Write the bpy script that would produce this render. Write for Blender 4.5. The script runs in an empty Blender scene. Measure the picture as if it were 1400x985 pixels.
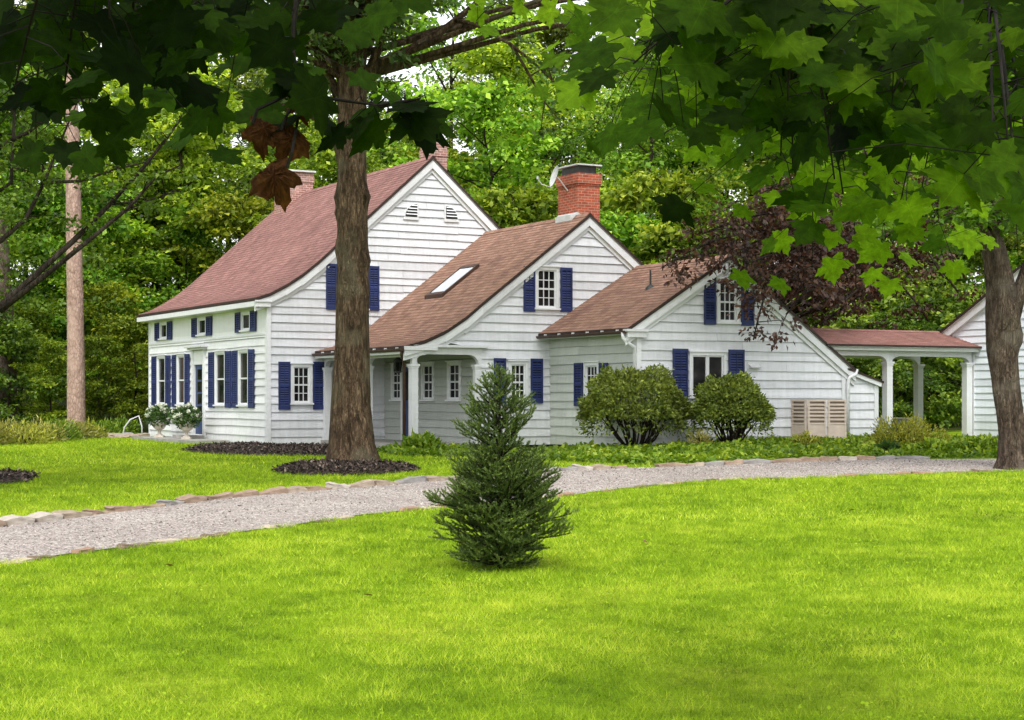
import bpy, bmesh, math, random
import numpy as np
from mathutils import Vector, Matrix

random.seed(7)
rng = np.random.default_rng(7)
S = bpy.context.scene
COL = S.collection
F, CAMH, HOR = 2350.0, 1.35, 545.0          # focal length in photo pixels, eye height, horizon row

def sm(a, b, x):
    x = np.clip((np.asarray(x, float) - a) / (b - a), 0, 1)
    return x * x * (3 - 2 * x)

def gz(X, Y):
    """height of the ground"""
    X = np.asarray(X, float); Y = np.asarray(Y, float)
    h = -.3 * (1 - sm(14, 40, Y)) + .2 * sm(1, 7, X) * sm(33, 44, Y)
    h = h + sm(62, 150, Y) * 9.0 + sm(62, 75, Y) * .2
    h = h + .02 * np.sin(X * .7 + 1) * np.sin(Y * .43)
    return h

def gzf(x, y): return float(gz(x, y))

def at(px, py, Y):
    return Vector(((px - 700) / F * Y, Y, CAMH + (HOR - py) / F * Y))

# ------------------------------------------------------------------ materials
def srgb(r, g, b):
    f = lambda c: (c / 255 / 12.92) if c / 255 <= .04045 else ((c / 255 + .055) / 1.055) ** 2.4
    return (f(r), f(g), f(b), 1)

class NT:
    def __init__(self, m):
        m.use_nodes = True
        self.t = m.node_tree; self.t.nodes.clear()
        self.out = self.n('ShaderNodeOutputMaterial')
    def n(self, typ, **kw):
        nd = self.t.nodes.new(typ)
        for k, v in kw.items():
            if k in nd.inputs: nd.inputs[k].default_value = v
            else: setattr(nd, k, v)
        return nd
    def l(self, a, b): self.t.links.new(a, b)

def ramp(nt, stops, interp='LINEAR'):
    r = nt.n('ShaderNodeValToRGB'); r.color_ramp.interpolation = interp
    e = r.color_ramp.elements
    while len(e) < len(stops): e.new(.5)
    for el, (p, c) in zip(e, stops):
        el.position = p; el.color = c if len(c) == 4 else (*c, 1)
    return r

def noise_mat(name, stops, scale=5, detail=6, rough=.8, bump=.0, bscale=None, coords='Object', stretch=(1, 1, 1), spec=.3, dist=.02):
    m = bpy.data.materials.new(name); nt = NT(m)
    tc = nt.n('ShaderNodeTexCoord'); mp = nt.n('ShaderNodeMapping'); mp.inputs['Scale'].default_value = stretch
    nt.l(tc.outputs[coords], mp.inputs[0])
    nz = nt.n('ShaderNodeTexNoise', Scale=scale, Detail=detail, Roughness=.62)
    nt.l(mp.outputs[0], nz.inputs['Vector'])
    r = ramp(nt, stops); nt.l(nz.outputs['Fac'], r.inputs[0])
    p = nt.n('ShaderNodeBsdfPrincipled', Roughness=rough); p.inputs['Specular IOR Level'].default_value = spec
    nt.l(r.outputs[0], p.inputs['Base Color'])
    if bump:
        n2 = nt.n('ShaderNodeTexNoise', Scale=bscale or scale * 2, Detail=6)
        nt.l(mp.outputs[0], n2.inputs['Vector'])
        b = nt.n('ShaderNodeBump', Strength=bump, Distance=dist); nt.l(n2.outputs['Fac'], b.inputs['Height'])
        nt.l(b.outputs[0], p.inputs['Normal'])
    nt.l(p.outputs[0], nt.out.inputs[0])
    return m

def leaf_mat(name, c0, c1, c2, trans=.4, tcol=None, rough=.5, vary=.25, spec=.35, tmul=1.0, vein=None, mottle=0, bump=0):
    """leaf: colour from a per-leaf tint and a per-tree random value; some light shines through"""
    m = bpy.data.materials.new(name); nt = NT(m)
    at_ = nt.n('ShaderNodeAttribute', attribute_name='tint')
    r = ramp(nt, [(0, c0), (.5, c1), (1, c2)]); nt.l(at_.outputs['Fac'], r.inputs[0])
    oi = nt.n('ShaderNodeObjectInfo')
    hsv = nt.n('ShaderNodeHueSaturation')
    mr = nt.n('ShaderNodeMapRange'); mr.inputs[3].default_value = 1 - vary; mr.inputs[4].default_value = 1 + vary
    nt.l(oi.outputs['Random'], mr.inputs[0]); nt.l(mr.outputs[0], hsv.inputs['Value'])
    mh = nt.n('ShaderNodeMapRange'); mh.inputs[3].default_value = .5 - vary * .07; mh.inputs[4].default_value = .5 + vary * .05
    mu = nt.n('ShaderNodeMath', operation='FRACT'); mm = nt.n('ShaderNodeMath', operation='MULTIPLY'); mm.inputs[1].default_value = 7.31
    nt.l(oi.outputs['Random'], mm.inputs[0]); nt.l(mm.outputs[0], mu.inputs[0]); nt.l(mu.outputs[0], mh.inputs[0])
    nt.l(mh.outputs[0], hsv.inputs['Hue'])
    col = r.outputs[0]
    if mottle:
        tc_ = nt.n('ShaderNodeTexCoord'); nz_ = nt.n('ShaderNodeTexNoise', Scale=mottle, Detail=5, Roughness=.65); nt.l(tc_.outputs['Object'], nz_.inputs['Vector'])
        rm = ramp(nt, [(.3, (.6, .6, .6)), (.7, (1.35, 1.35, 1.3))]); nt.l(nz_.outputs['Fac'], rm.inputs[0])
        mm_ = nt.n('ShaderNodeMix', data_type='RGBA', blend_type='MULTIPLY'); mm_.inputs[0].default_value = 1
        nt.l(col, mm_.inputs[6]); nt.l(rm.outputs[0], mm_.inputs[7]); col = mm_.outputs[2]
    if vein:
        va = nt.n('ShaderNodeAttribute', attribute_name='vein'); rv_ = ramp(nt, [(.90, (0, 0, 0)), (.985, (1, 1, 1))]); nt.l(va.outputs['Fac'], rv_.inputs[0])
        mv_ = nt.n('ShaderNodeMix', data_type='RGBA'); nt.l(rv_.outputs[0], mv_.inputs[0]); nt.l(col, mv_.inputs[6])
        m5 = nt.n('ShaderNodeMix', data_type='RGBA', blend_type='MULTIPLY'); m5.inputs[0].default_value = 1; nt.l(col, m5.inputs[6]); m5.inputs[7].default_value = (*vein, 1); nt.l(m5.outputs[2], mv_.inputs[7]); col = mv_.outputs[2]
    nt.l(col, hsv.inputs['Color'])
    p = nt.n('ShaderNodeBsdfPrincipled', Roughness=rough); p.inputs['Specular IOR Level'].default_value = spec
    nt.l(hsv.outputs[0], p.inputs['Base Color'])
    if bump:
        tb_ = nt.n('ShaderNodeTexCoord'); nb_ = nt.n('ShaderNodeTexNoise', Scale=bump, Detail=4); nt.l(tb_.outputs['Object'], nb_.inputs['Vector'])
        bb_ = nt.n('ShaderNodeBump', Strength=.8, Distance=.006); nt.l(nb_.outputs['Fac'], bb_.inputs['Height']); nt.l(bb_.outputs[0], p.inputs['Normal'])
    tr = nt.n('ShaderNodeBsdfTranslucent')
    mx = nt.n('ShaderNodeMix', data_type='RGBA', blend_type='MULTIPLY'); mx.inputs[0].default_value = 1
    nt.l(hsv.outputs[0], mx.inputs[6]); tc = tcol or (1.3, 1.25, .5, 1)
    mx.inputs[7].default_value = tuple(c * tmul for c in tc[:3]) + (1,)
    nt.l(mx.outputs[2], tr.inputs[0])
    mix = nt.n('ShaderNodeMixShader'); mix.inputs[0].default_value = trans
    nt.l(p.outputs[0], mix.inputs[1]); nt.l(tr.outputs[0], mix.inputs[2]); nt.l(mix.outputs[0], nt.out.inputs[0])
    return m

def bark_mat(name, dark, mid, light, scale=7, stretch=(1, 1, .22), bump=1.0, moss=None, dist=.05):
    m = bpy.data.materials.new(name); nt = NT(m)
    tc = nt.n('ShaderNodeTexCoord'); mp = nt.n('ShaderNodeMapping'); mp.inputs['Scale'].default_value = stretch
    nt.l(tc.outputs['Object'], mp.inputs[0])
    n1 = nt.n('ShaderNodeTexNoise', Scale=scale, Detail=8, Roughness=.7, Distortion=.6); nt.l(mp.outputs[0], n1.inputs['Vector'])
    v = nt.n('ShaderNodeTexVoronoi', Scale=scale * 2.2); v.feature = 'DISTANCE_TO_EDGE'
    vm = nt.n('ShaderNodeVectorMath', operation='ADD'); nd = nt.n('ShaderNodeTexNoise', Scale=scale * 1.4, Detail=5); nt.l(mp.outputs[0], nd.inputs['Vector'])
    vs = nt.n('ShaderNodeVectorMath', operation='SCALE'); vs.inputs['Scale'].default_value = .16; nt.l(nd.outputs['Color'], vs.inputs[0])
    nt.l(mp.outputs[0], vm.inputs[0]); nt.l(vs.outputs[0], vm.inputs[1]); nt.l(vm.outputs[0], v.inputs['Vector'])
    n2 = nt.n('ShaderNodeTexNoise', Scale=1.3, Detail=4); nt.l(tc.outputs['Object'], n2.inputs['Vector'])
    r = ramp(nt, [(.34, dark), (.5, mid), (.66, light)]); nt.l(n1.outputs['Fac'], r.inputs[0])
    rv = ramp(nt, [(0, (.62, .62, .62)), (.2, (1, 1, 1))]); nt.l(v.outputs['Distance'], rv.inputs[0])
    mx = nt.n('ShaderNodeMix', data_type='RGBA', blend_type='MULTIPLY'); mx.inputs[0].default_value = 1
    nt.l(r.outputs[0], mx.inputs[6]); nt.l(rv.outputs[0], mx.inputs[7])
    r2 = ramp(nt, [(.52, (0, 0, 0)), (.68, (.7, .7, .7))]); nt.l(n2.outputs['Fac'], r2.inputs[0])
    m2 = nt.n('ShaderNodeMix', data_type='RGBA'); nt.l(r2.outputs[0], m2.inputs[0])
    nt.l(mx.outputs[2], m2.inputs[6]); m2.inputs[7].default_value = moss or light
    p = nt.n('ShaderNodeBsdfPrincipled', Roughness=.95); p.inputs['Specular IOR Level'].default_value = .15
    nt.l(m2.outputs[2], p.inputs['Base Color'])
    ad = nt.n('ShaderNodeMath', operation='ADD'); nt.l(n1.outputs['Fac'], ad.inputs[0]); nt.l(rv.outputs[0], ad.inputs[1])
    b = nt.n('ShaderNodeBump', Strength=bump, Distance=dist); nt.l(ad.outputs[0], b.inputs['Height'])
    nt.l(b.outputs[0], p.inputs['Normal']); nt.l(p.outputs[0], nt.out.inputs[0])
    return m

def shingle_mat(name, c1, c2, mortar, moss=None):
    m = bpy.data.materials.new(name); nt = NT(m)
    uv = nt.n('ShaderNodeUVMap'); uv.uv_map = 'UVMap'
    br = nt.n('ShaderNodeTexBrick'); br.offset = .5
    for k, v in {'Scale': 1.0, 'Mortar Size': .006, 'Mortar Smooth': .3, 'Bias': .0, 'Brick Width': .3, 'Row Height': .15}.items(): br.inputs[k].default_value = v
    br.inputs['Color1'].default_value = c1; br.inputs['Color2'].default_value = c2; br.inputs['Mortar'].default_value = mortar
    nt.l(uv.outputs[0], br.inputs['Vector'])
    nz = nt.n('ShaderNodeTexNoise', Scale=1.1, Detail=5, Roughness=.65); nt.l(uv.outputs[0], nz.inputs['Vector'])
    nf = nt.n('ShaderNodeTexNoise', Scale=60, Detail=3); nt.l(uv.outputs[0], nf.inputs['Vector'])
    r = ramp(nt, [(.3, (.66, .66, .66)), (.7, (1.28, 1.26, 1.24))])
    mps = nt.n('ShaderNodeMapping'); mps.inputs['Scale'].default_value = (2.6, .5, 1); nt.l(uv.outputs[0], mps.inputs[0]); nt.l(mps.outputs[0], nz.inputs['Vector'])
    nt.l(nz.outputs['Fac'], r.inputs[0])
    mx = nt.n('ShaderNodeMix', data_type='RGBA', blend_type='MULTIPLY'); mx.inputs[0].default_value = 1
    nt.l(br.outputs['Color'], mx.inputs[6]); nt.l(r.outputs[0], mx.inputs[7])
    rf = ramp(nt, [(.3, (.7, .7, .7)), (.7, (1.25, 1.25, 1.25))]); nt.l(nf.outputs['Fac'], rf.inputs[0])
    m2 = nt.n('ShaderNodeMix', data_type='RGBA', blend_type='MULTIPLY'); m2.inputs[0].default_value = 1
    nt.l(mx.outputs[2], m2.inputs[6]); nt.l(rf.outputs[0], m2.inputs[7])
    col = m2.outputs[2]
    if moss:
        ns = nt.n('ShaderNodeTexNoise', Scale=.8, Detail=6, Roughness=.7)
        mpp = nt.n('ShaderNodeMapping'); mpp.inputs['Scale'].default_value = (2.2, .6, 1); nt.l(uv.outputs[0], mpp.inputs[0]); nt.l(mpp.outputs[0], ns.inputs['Vector'])
        rs = ramp(nt, [(.5, (0, 0, 0)), (.75, (.6, .6, .6))]); nt.l(ns.outputs['Fac'], rs.inputs[0])
        m3 = nt.n('ShaderNodeMix', data_type='RGBA'); nt.l(rs.outputs[0], m3.inputs[0]); nt.l(col, m3.inputs[6]); m3.inputs[7].default_value = moss
        col = m3.outputs[2]
    p = nt.n('ShaderNodeBsdfPrincipled', Roughness=.95); p.inputs['Specular IOR Level'].default_value = .15
    nt.l(col, p.inputs['Base Color'])
    b = nt.n('ShaderNodeBump', Strength=.6, Distance=.01); nt.l(br.outputs['Fac'], b.inputs['Height']); b.invert = True
    nt.l(b.outputs[0], p.inputs['Normal']); nt.l(p.outputs[0], nt.out.inputs[0])
    return m

def brick_mat(name, c1, c2, mortar):
    m = bpy.data.materials.new(name); nt = NT(m)
    uv = nt.n('ShaderNodeUVMap'); uv.uv_map = 'UVMap'
    br = nt.n('ShaderNodeTexBrick'); br.offset = .5
    for k, v in {'Scale': 1.0, 'Mortar Size': .009, 'Mortar Smooth': .2, 'Bias': -.1, 'Brick Width': .21, 'Row Height': .075}.items(): br.inputs[k].default_value = v
    br.inputs['Color1'].default_value = c1; br.inputs['Color2'].default_value = c2; br.inputs['Mortar'].default_value = mortar
    nt.l(uv.outputs[0], br.inputs['Vector'])
    nz = nt.n('ShaderNodeTexNoise', Scale=5, Detail=6, Roughness=.7); nt.l(uv.outputs[0], nz.inputs['Vector'])
    r = ramp(nt, [(.3, (.6, .6, .6)), (.7, (1.25, 1.2, 1.2))]); nt.l(nz.outputs['Fac'], r.inputs[0])
    mx = nt.n('ShaderNodeMix', data_type='RGBA', blend_type='MULTIPLY'); mx.inputs[0].default_value = 1
    nt.l(br.outputs['Color'], mx.inputs[6]); nt.l(r.outputs[0], mx.inputs[7])
    p = nt.n('ShaderNodeBsdfPrincipled', Roughness=.9); nt.l(mx.outputs[2], p.inputs['Base Color'])
    b = nt.n('ShaderNodeBump', Strength=.8, Distance=.012); b.invert = True; nt.l(br.outputs['Fac'], b.inputs['Height'])
    nt.l(b.outputs[0], p.inputs['Normal']); nt.l(p.outputs[0], nt.out.inputs[0])
    return m

def paint_mat(name, base, dirt, rough=.55, stretch=(1, 1, 1)):
    """old paint: streaks and blotches, splash dirt low down"""
    m = bpy.data.materials.new(name); nt = NT(m)
    tc = nt.n('ShaderNodeTexCoord'); mp = nt.n('ShaderNodeMapping'); mp.inputs['Scale'].default_value = (.9, .9, 5)
    nt.l(tc.outputs['Object'], mp.inputs[0])
    n1 = nt.n('ShaderNodeTexNoise', Scale=1.6, Detail=7, Roughness=.7); nt.l(mp.outputs[0], n1.inputs['Vector'])
    mp2 = nt.n('ShaderNodeMapping'); mp2.inputs['Scale'].default_value = (6, 6, .6); nt.l(tc.outputs['Object'], mp2.inputs[0])
    n2 = nt.n('ShaderNodeTexNoise', Scale=1.5, Detail=6, Roughness=.7); nt.l(mp2.outputs[0], n2.inputs['Vector'])
    mul = nt.n('ShaderNodeMath', operation='MULTIPLY'); nt.l(n1.outputs['Fac'], mul.inputs[0]); nt.l(n2.outputs['Fac'], mul.inputs[1])
    r = ramp(nt, [(.12, base), (.45, dirt)]); nt.l(mul.outputs[0], r.inputs[0])
    sp = nt.n('ShaderNodeSeparateXYZ'); nt.l(tc.outputs['Object'], sp.inputs[0])
    mr = nt.n('ShaderNodeMapRange'); mr.inputs[1].default_value = 1.1; mr.inputs[2].default_value = .1; mr.inputs[3].default_value = 0; mr.inputs[4].default_value = .55
    nt.l(sp.outputs['Z'], mr.inputs[0])
    mm = nt.n('ShaderNodeMath', operation='MULTIPLY'); nt.l(mr.outputs[0], mm.inputs[0]); nt.l(n2.outputs['Fac'], mm.inputs[1])
    mx = nt.n('ShaderNodeMix', data_type='RGBA'); nt.l(mm.outputs[0], mx.inputs[0]); mx.inputs[7].default_value = (.33, .35, .29, 1)
    ge = nt.n('ShaderNodeNewGeometry'); ri = nt.n('ShaderNodeMapRange'); ri.inputs[3].default_value = .86; ri.inputs[4].default_value = 1.05; nt.l(ge.outputs['Random Per Island'], ri.inputs[0])
    mi_ = nt.n('ShaderNodeMix', data_type='RGBA', blend_type='MULTIPLY'); mi_.inputs[0].default_value = 1; nt.l(r.outputs[0], mi_.inputs[6]); nt.l(ri.outputs[0], mi_.inputs[7]); nt.l(mi_.outputs[2], mx.inputs[6])
    p = nt.n('ShaderNodeBsdfPrincipled', Roughness=rough); p.inputs['Specular IOR Level'].default_value = .3
    nt.l(mx.outputs[2], p.inputs['Base Color'])
    b = nt.n('ShaderNodeBump', Strength=.25, Distance=.006); nt.l(n1.outputs['Fac'], b.inputs['Height']); nt.l(b.outputs[0], p.inputs['Normal'])
    nt.l(p.outputs[0], nt.out.inputs[0])
    return m

M = {}
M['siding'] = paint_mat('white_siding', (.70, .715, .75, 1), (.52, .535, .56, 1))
M['siding_porch'] = paint_mat('porch_siding_shaded', (.42, .44, .41, 1), (.32, .34, .31, 1))  # darker copy of the white siding; porch shade put into the colour
M['siding_side'] = paint_mat('side_wall_siding_shaded', (.55, .58, .54, 1), (.43, .46, .42, 1))  # greyer copy of the white siding, painting in the shade under the eaves
M['siding_front'] = paint_mat('white_front_siding_lifted', (.76, .77, .78, 1), (.64, .65, .66, 1))  # lightened siding copy; its colour makes up for the facade's weaker light
M['lap'] = noise_mat('lap_joint_shade', [(.35, (.10, .10, .10)), (.7, (.26, .26, .255))], 3, rough=.9)  # shadow line below each clapboard, painted dark on the lap undersides
M['white'] = paint_mat('white_trim', (.70, .715, .735, 1), (.58, .59, .60, 1), .45)
M['vinyl'] = paint_mat('vinyl_siding', (.78, .83, .90, 1), (.70, .74, .80, 1), .4)
M['blue'] = noise_mat('blue_paint', [(.3, (.012, .020, .075)), (.7, (.022, .036, .130))], 3, rough=.5, bump=.1)
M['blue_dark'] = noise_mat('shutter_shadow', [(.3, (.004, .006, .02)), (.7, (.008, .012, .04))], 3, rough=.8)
M['door_blue'] = noise_mat('door_paint', [(.3, (.02, .04, .12)), (.7, (.03, .055, .15))], 3, rough=.45)
M['roof_main'] = shingle_mat('rose_shingle', (.285, .152, .136, 1), (.205, .107, .096, 1), (.10, .054, .049, 1))
M['roof_low'] = shingle_mat('brown_shingle', (.325, .195, .145, 1), (.215, .122, .092, 1), (.09, .046, .036, 1), moss=(.27, .17, .085, 1))
M['roof_walk'] = shingle_mat('walkway_shingle', (.32, .17, .145, 1), (.225, .115, .10, 1), (.13, .065, .056, 1))
M['edge'] = noise_mat('dark_drip_edge', [(.3, (.02, .012, .010)), (.7, (.045, .028, .022))], 4, rough=.7)
M['copper'] = noise_mat('brown_metal', [(.3, (.035, .018, .012)), (.7, (.085, .042, .028))], 6, rough=.5)
M['brick'] = brick_mat('red_brick', (.42, .085, .035, 1), (.30, .055, .025, 1), (.40, .26, .19, 1))
M['brick_old'] = brick_mat('old_pink_brick', (.38, .19, .15, 1), (.25, .11, .09, 1), (.50, .42, .38, 1))
M['metal_dark'] = noise_mat('dark_metal', [(.3, (.02, .022, .02)), (.7, (.05, .055, .05))], 5, rough=.4)
M['metal_pale'] = noise_mat('pale_metal', [(.3, (.42, .43, .43)), (.7, (.6, .61, .61))], 5, rough=.45)
M['tan'] = noise_mat('tan_resin', [(.3, (.48, .395, .33)), (.7, (.58, .49, .415))], 4, rough=.55)
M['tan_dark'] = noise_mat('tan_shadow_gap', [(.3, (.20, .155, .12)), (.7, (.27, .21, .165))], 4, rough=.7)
M['urn'] = noise_mat('cast_stone', [(.3, (.40, .35, .29)), (.7, (.58, .53, .46))], 6, rough=.9, bump=.3)
M['slab'] = noise_mat('stoop_stone', [(.3, (.22, .21, .19)), (.7, (.36, .35, .32))], 4, rough=.9, bump=.4)
M['wood_grey'] = noise_mat('weathered_wood', [(.3, (.30, .28, .27)), (.7, (.48, .46, .45))], 3, rough=.85, stretch=(6, 6, .6))
M['mulch'] = noise_mat('dark_mulch', [(.35, (.018, .012, .009)), (.55, (.05, .035, .026)), (.75, (.13, .098, .075))], 22, rough=.95, bump=1, bscale=30, dist=.04)
M['stonemix'] = [noise_mat('edging_stone_' + n, [(.3, a), (.7, b)], 5, rough=.9, bump=.7, bscale=14) for n, a, b in (
    ('tan', (.22, .17, .125), (.40, .33, .26)), ('grey', (.17, .16, .15), (.31, .295, .28)), ('rust', (.21, .145, .105), (.36, .27, .20)), ('pale', (.32, .28, .235), (.50, .45, .39)))]
M['stonelow'] = [noise_mat('low_edging_' + n, [(.3, a), (.7, b)], 6, rough=.95, bump=.7, bscale=14) for n, a, b in (
    ('red', (.22, .13, .09), (.36, .24, .17)), ('buff', (.34, .27, .20), (.5, .42, .33)), ('dirt', (.12, .085, .06), (.22, .16, .12)))]

def glass_mat():
    m = bpy.data.materials.new('window_glass'); nt = NT(m)
    tc = nt.n('ShaderNodeTexCoord')
    n1 = nt.n('ShaderNodeTexNoise', Scale=2.2, Detail=2); nt.l(tc.outputs['Object'], n1.inputs['Vector'])
    r = ramp(nt, [(.42, (.006, .007, .008)), (.62, (.022, .021, .02)), (.8, (.06, .056, .05))]); nt.l(n1.outputs['Fac'], r.inputs[0])
    p = nt.n('ShaderNodeBsdfPrincipled', Roughness=.06); p.inputs['Specular IOR Level'].default_value = .13
    nt.l(r.outputs[0], p.inputs['Base Color'])
    b = nt.n('ShaderNodeBump', Strength=.04, Distance=.02); nt.l(n1.outputs['Fac'], b.inputs['Height']); nt.l(b.outputs[0], p.inputs['Normal'])
    nt.l(p.outputs[0], nt.out.inputs[0]); return m
M['glass'] = glass_mat()

def sky_glass():
    m = bpy.data.materials.new('skylight_glass'); nt = NT(m)
    p = nt.n('ShaderNodeBsdfPrincipled', Roughness=.1); p.inputs['Base Color'].default_value = (.62, .68, .74, 1); p.inputs['Specular IOR Level'].default_value = .8
    nt.l(p.outputs[0], nt.out.inputs[0]); return m
M['skyglass'] = sky_glass()

M['bark_oak'] = bark_mat('oak_bark', (.026, .017, .009, 1), (.095, .063, .037, 1), (.235, .165, .100, 1), 12, moss=(.15, .135, .085, 1))
M['bark_maple'] = bark_mat('maple_bark', (.030, .021, .015, 1), (.095, .068, .050, 1), (.19, .145, .11, 1), 10, moss=(.17, .15, .12, 1))
M['bark_dark'] = bark_mat('forest_bark', (.012, .009, .007, 1), (.030, .023, .017, 1), (.060, .047, .036, 1), 5)
M['bark_pine'] = bark_mat('pink_pine_bark', (.26, .17, .135, 1), (.36, .245, .20, 1), (.46, .33, .275, 1), 5, stretch=(1, 1, .5), bump=.5, moss=(.40, .28, .23, 1))
M['twig'] = noise_mat('twig_bark', [(.3, (.006, .0045, .003)), (.7, (.018, .013, .009))], 10, rough=.9)

M['leaf_forest'] = leaf_mat('forest_leaves', (.028, .062, .006), (.150, .270, .020), (.48, .62, .07), .48, vary=.48, spec=.25)
M['leaf_deep'] = leaf_mat('deep_green_leaves', (.020, .050, .007), (.085, .170, .018), (.26, .38, .04), .42, vary=.3)
M['leaf_left'] = leaf_mat('left_tree_leaves', (.020, .048, .005), (.095, .170, .014), (.28, .38, .035), .45, vary=0)
M['leaf_oak'] = leaf_mat('oak_leaves', (.020, .048, .014), (.065, .120, .032), (.17, .25, .07), .4, vary=.05)
M['leaf_purple'] = leaf_mat('purple_leaves', (.016, .009, .007), (.050, .026, .018), (.15, .085, .050), .28, tcol=(1.5, .7, .5, 1), vary=.05)
M['leaf_near'] = leaf_mat('near_maple_leaves', (.006, .014, .001), (.040, .088, .004), (.17, .29, .010), .62, tcol=(1.35, 1.4, .2, 1), rough=.6, vary=.0, spec=.06, vein=(1.4, 1.35, 1.3), mottle=30)
M['leaf_dead'] = leaf_mat('dead_leaf', (.030, .012, .005), (.09, .038, .014), (.21, .095, .036), .35, tcol=(1.5, .9, .5, 1), vary=.0, rough=.85, spec=.1, mottle=60, bump=120)
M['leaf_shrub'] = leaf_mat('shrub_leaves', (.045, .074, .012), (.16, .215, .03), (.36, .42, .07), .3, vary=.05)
M['leaf_cover'] = leaf_mat('ground_cover_leaves', (.03, .075, .006), (.125, .235, .012), (.36, .47, .04), .35, vary=.1)
M['leaf_yellow'] = leaf_mat('yellow_bush_leaves', (.09, .11, .010), (.27, .29, .03), (.52, .50, .08), .35, vary=.1)
M['leaf_fern'] = leaf_mat('fern_leaves', (.10, .10, .02), (.24, .24, .05), (.46, .42, .13), .35, vary=.2)
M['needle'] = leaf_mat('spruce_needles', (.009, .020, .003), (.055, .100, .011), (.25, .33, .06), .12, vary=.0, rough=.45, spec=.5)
M['petal'] = leaf_mat('white_petals', (.62, .66, .5), (.78, .8, .68), (.9, .9, .82), .3, tcol=(1, 1, .9, 1), vary=.0)
M['grass'] = leaf_mat('grass_blades', (.070, .135, .003), (.270, .420, .010), (.60, .67, .07), .35, tcol=(1.1, 1.1, .3, 1), vary=.0, rough=.6, spec=.2)

# ------------------------------------------------------------------ mesh helpers
class MB:
    def __init__(self): self.v = []; self.f = []; self.mi = []; self.uv = {}
    def quad(self, a, b, c, d, mi=0, uv=None):
        i = len(self.v); self.v += [tuple(a), tuple(b), tuple(c), tuple(d)]
        if uv: self.uv[len(self.f)] = uv
        self.f.append((i, i + 1, i + 2, i + 3)); self.mi.append(mi)
    def ngon(self, pts, mi=0):
        i = len(self.v); self.v += [tuple(p) for p in pts]; self.f.append(tuple(range(i, i + len(pts)))); self.mi.append(mi)
    def box(self, P, u0, u1, v0, v1, w0, w1, mi=0, uvs=False):
        c = [P(u, v, w) for w in (w0, w1) for v in (v0, v1) for u in (u0, u1)]
        i = len(self.v); self.v += [tuple(p) for p in c]
        for q in ((0, 1, 3, 2), (4, 6, 7, 5), (0, 4, 5, 1), (2, 3, 7, 6), (0, 2, 6, 4), (1, 5, 7, 3)):
            self.f.append(tuple(i + k for k in q)); self.mi.append(mi)
    def prism(self, P, poly, w0, w1, mi=0):
        a = [P(u, v, w0) for u, v in poly]; b = [P(u, v, w1) for u, v in poly]
        i = len(self.v); n = len(poly); self.v += [tuple(p) for p in a + b]
        self.f.append(tuple(range(i, i + n))); self.mi.append(mi)
        self.f.append(tuple(range(i + 2 * n - 1, i + n - 1, -1))); self.mi.append(mi)
        for k in range(n):
            k2 = (k + 1) % n
            self.f.append((i + k, i + k2, i + n + k2, i + n + k)); self.mi.append(mi)
    def tube(self, pts, rad, n=8, cap=True, wob=0, mi=0):
        pts = [Vector(p) for p in pts]; i0 = len(self.v)
        up = Vector((.31, .17, .93)).normalized(); prev = None
        for k, p in enumerate(pts):
            t = (pts[min(k + 1, len(pts) - 1)] - pts[max(k - 1, 0)]).normalized()
            if prev is None:
                a = t.cross(Vector((1, 0, 0)) if abs(t.x) < .8 else Vector((0, 1, 0))).normalized()
            else: a = (prev - t * prev.dot(t)).normalized()
            prev = a; b = t.cross(a)
            for j in range(n):
                an = 2 * math.pi * j / n; r = rad[k] * (1 + (random.uniform(-wob, wob) if wob else 0))
                q = p + (a * math.cos(an) + b * math.sin(an)) * r
                self.v.append(tuple(q))
        for k in range(len(pts) - 1):
            for j in range(n):
                a = i0 + k * n + j; b = i0 + k * n + (j + 1) % n
                self.f.append((a, b, b + n, a + n)); self.mi.append(mi)
        if cap:
            self.f.append(tuple(i0 + j for j in reversed(range(n)))); self.mi.append(mi)
            e = i0 + (len(pts) - 1) * n; self.f.append(tuple(e + j for j in range(n))); self.mi.append(mi)
    def lathe(self, c, prof, n=16, mi=0):
        i0 = len(self.v)
        for r, z in prof:
            for j in range(n):
                a = 2 * math.pi * j / n; self.v.append((c[0] + r * math.cos(a), c[1] + r * math.sin(a), c[2] + z))
        for k in range(len(prof) - 1):
            for j in range(n):
                a = i0 + k * n + j; b = i0 + k * n + (j + 1) % n
                self.f.append((a, b, b + n, a + n)); self.mi.append(mi)
        self.f.append(tuple(i0 + j for j in reversed(range(n)))); self.mi.append(mi)
        e = i0 + (len(prof) - 1) * n; self.f.append(tuple(e + j for j in range(n))); self.mi.append(mi)
    def build(self, name, mats, parent=None, smooth=False, recalc=True, origin=None):
        me = bpy.data.meshes.new(name)
        v = self.v if origin is None else [(p[0] - origin[0], p[1] - origin[1], p[2] - origin[2]) for p in self.v]
        me.from_pydata(v, [], self.f)
        for m in (mats if isinstance(mats, list) else [mats]): me.materials.append(m)
        me.polygons.foreach_set('material_index', self.mi)
        if self.uv:
            ul = me.uv_layers.new(name='UVMap').data
            for fi, us in self.uv.items():
                ls = me.polygons[fi].loop_start
                for k, u in enumerate(us): ul[ls + k].uv = u
        if recalc:
            bm = bmesh.new(); bm.from_mesh(me); bmesh.ops.recalc_face_normals(bm, faces=bm.faces); bm.to_mesh(me); bm.free()
        if smooth: me.polygons.foreach_set('use_smooth', [True] * len(me.polygons))
        me.update()
        o = bpy.data.objects.new(name, me); COL.objects.link(o)
        if parent: o.parent = parent
        if origin is not None: o.location = origin
        return o

def tag(o, label=None, cat=None, group=None, kind=None):
    if label: o['label'] = label
    if cat: o['category'] = cat
    if group: o['group'] = group
    if kind: o['kind'] = kind
    return o

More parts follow.
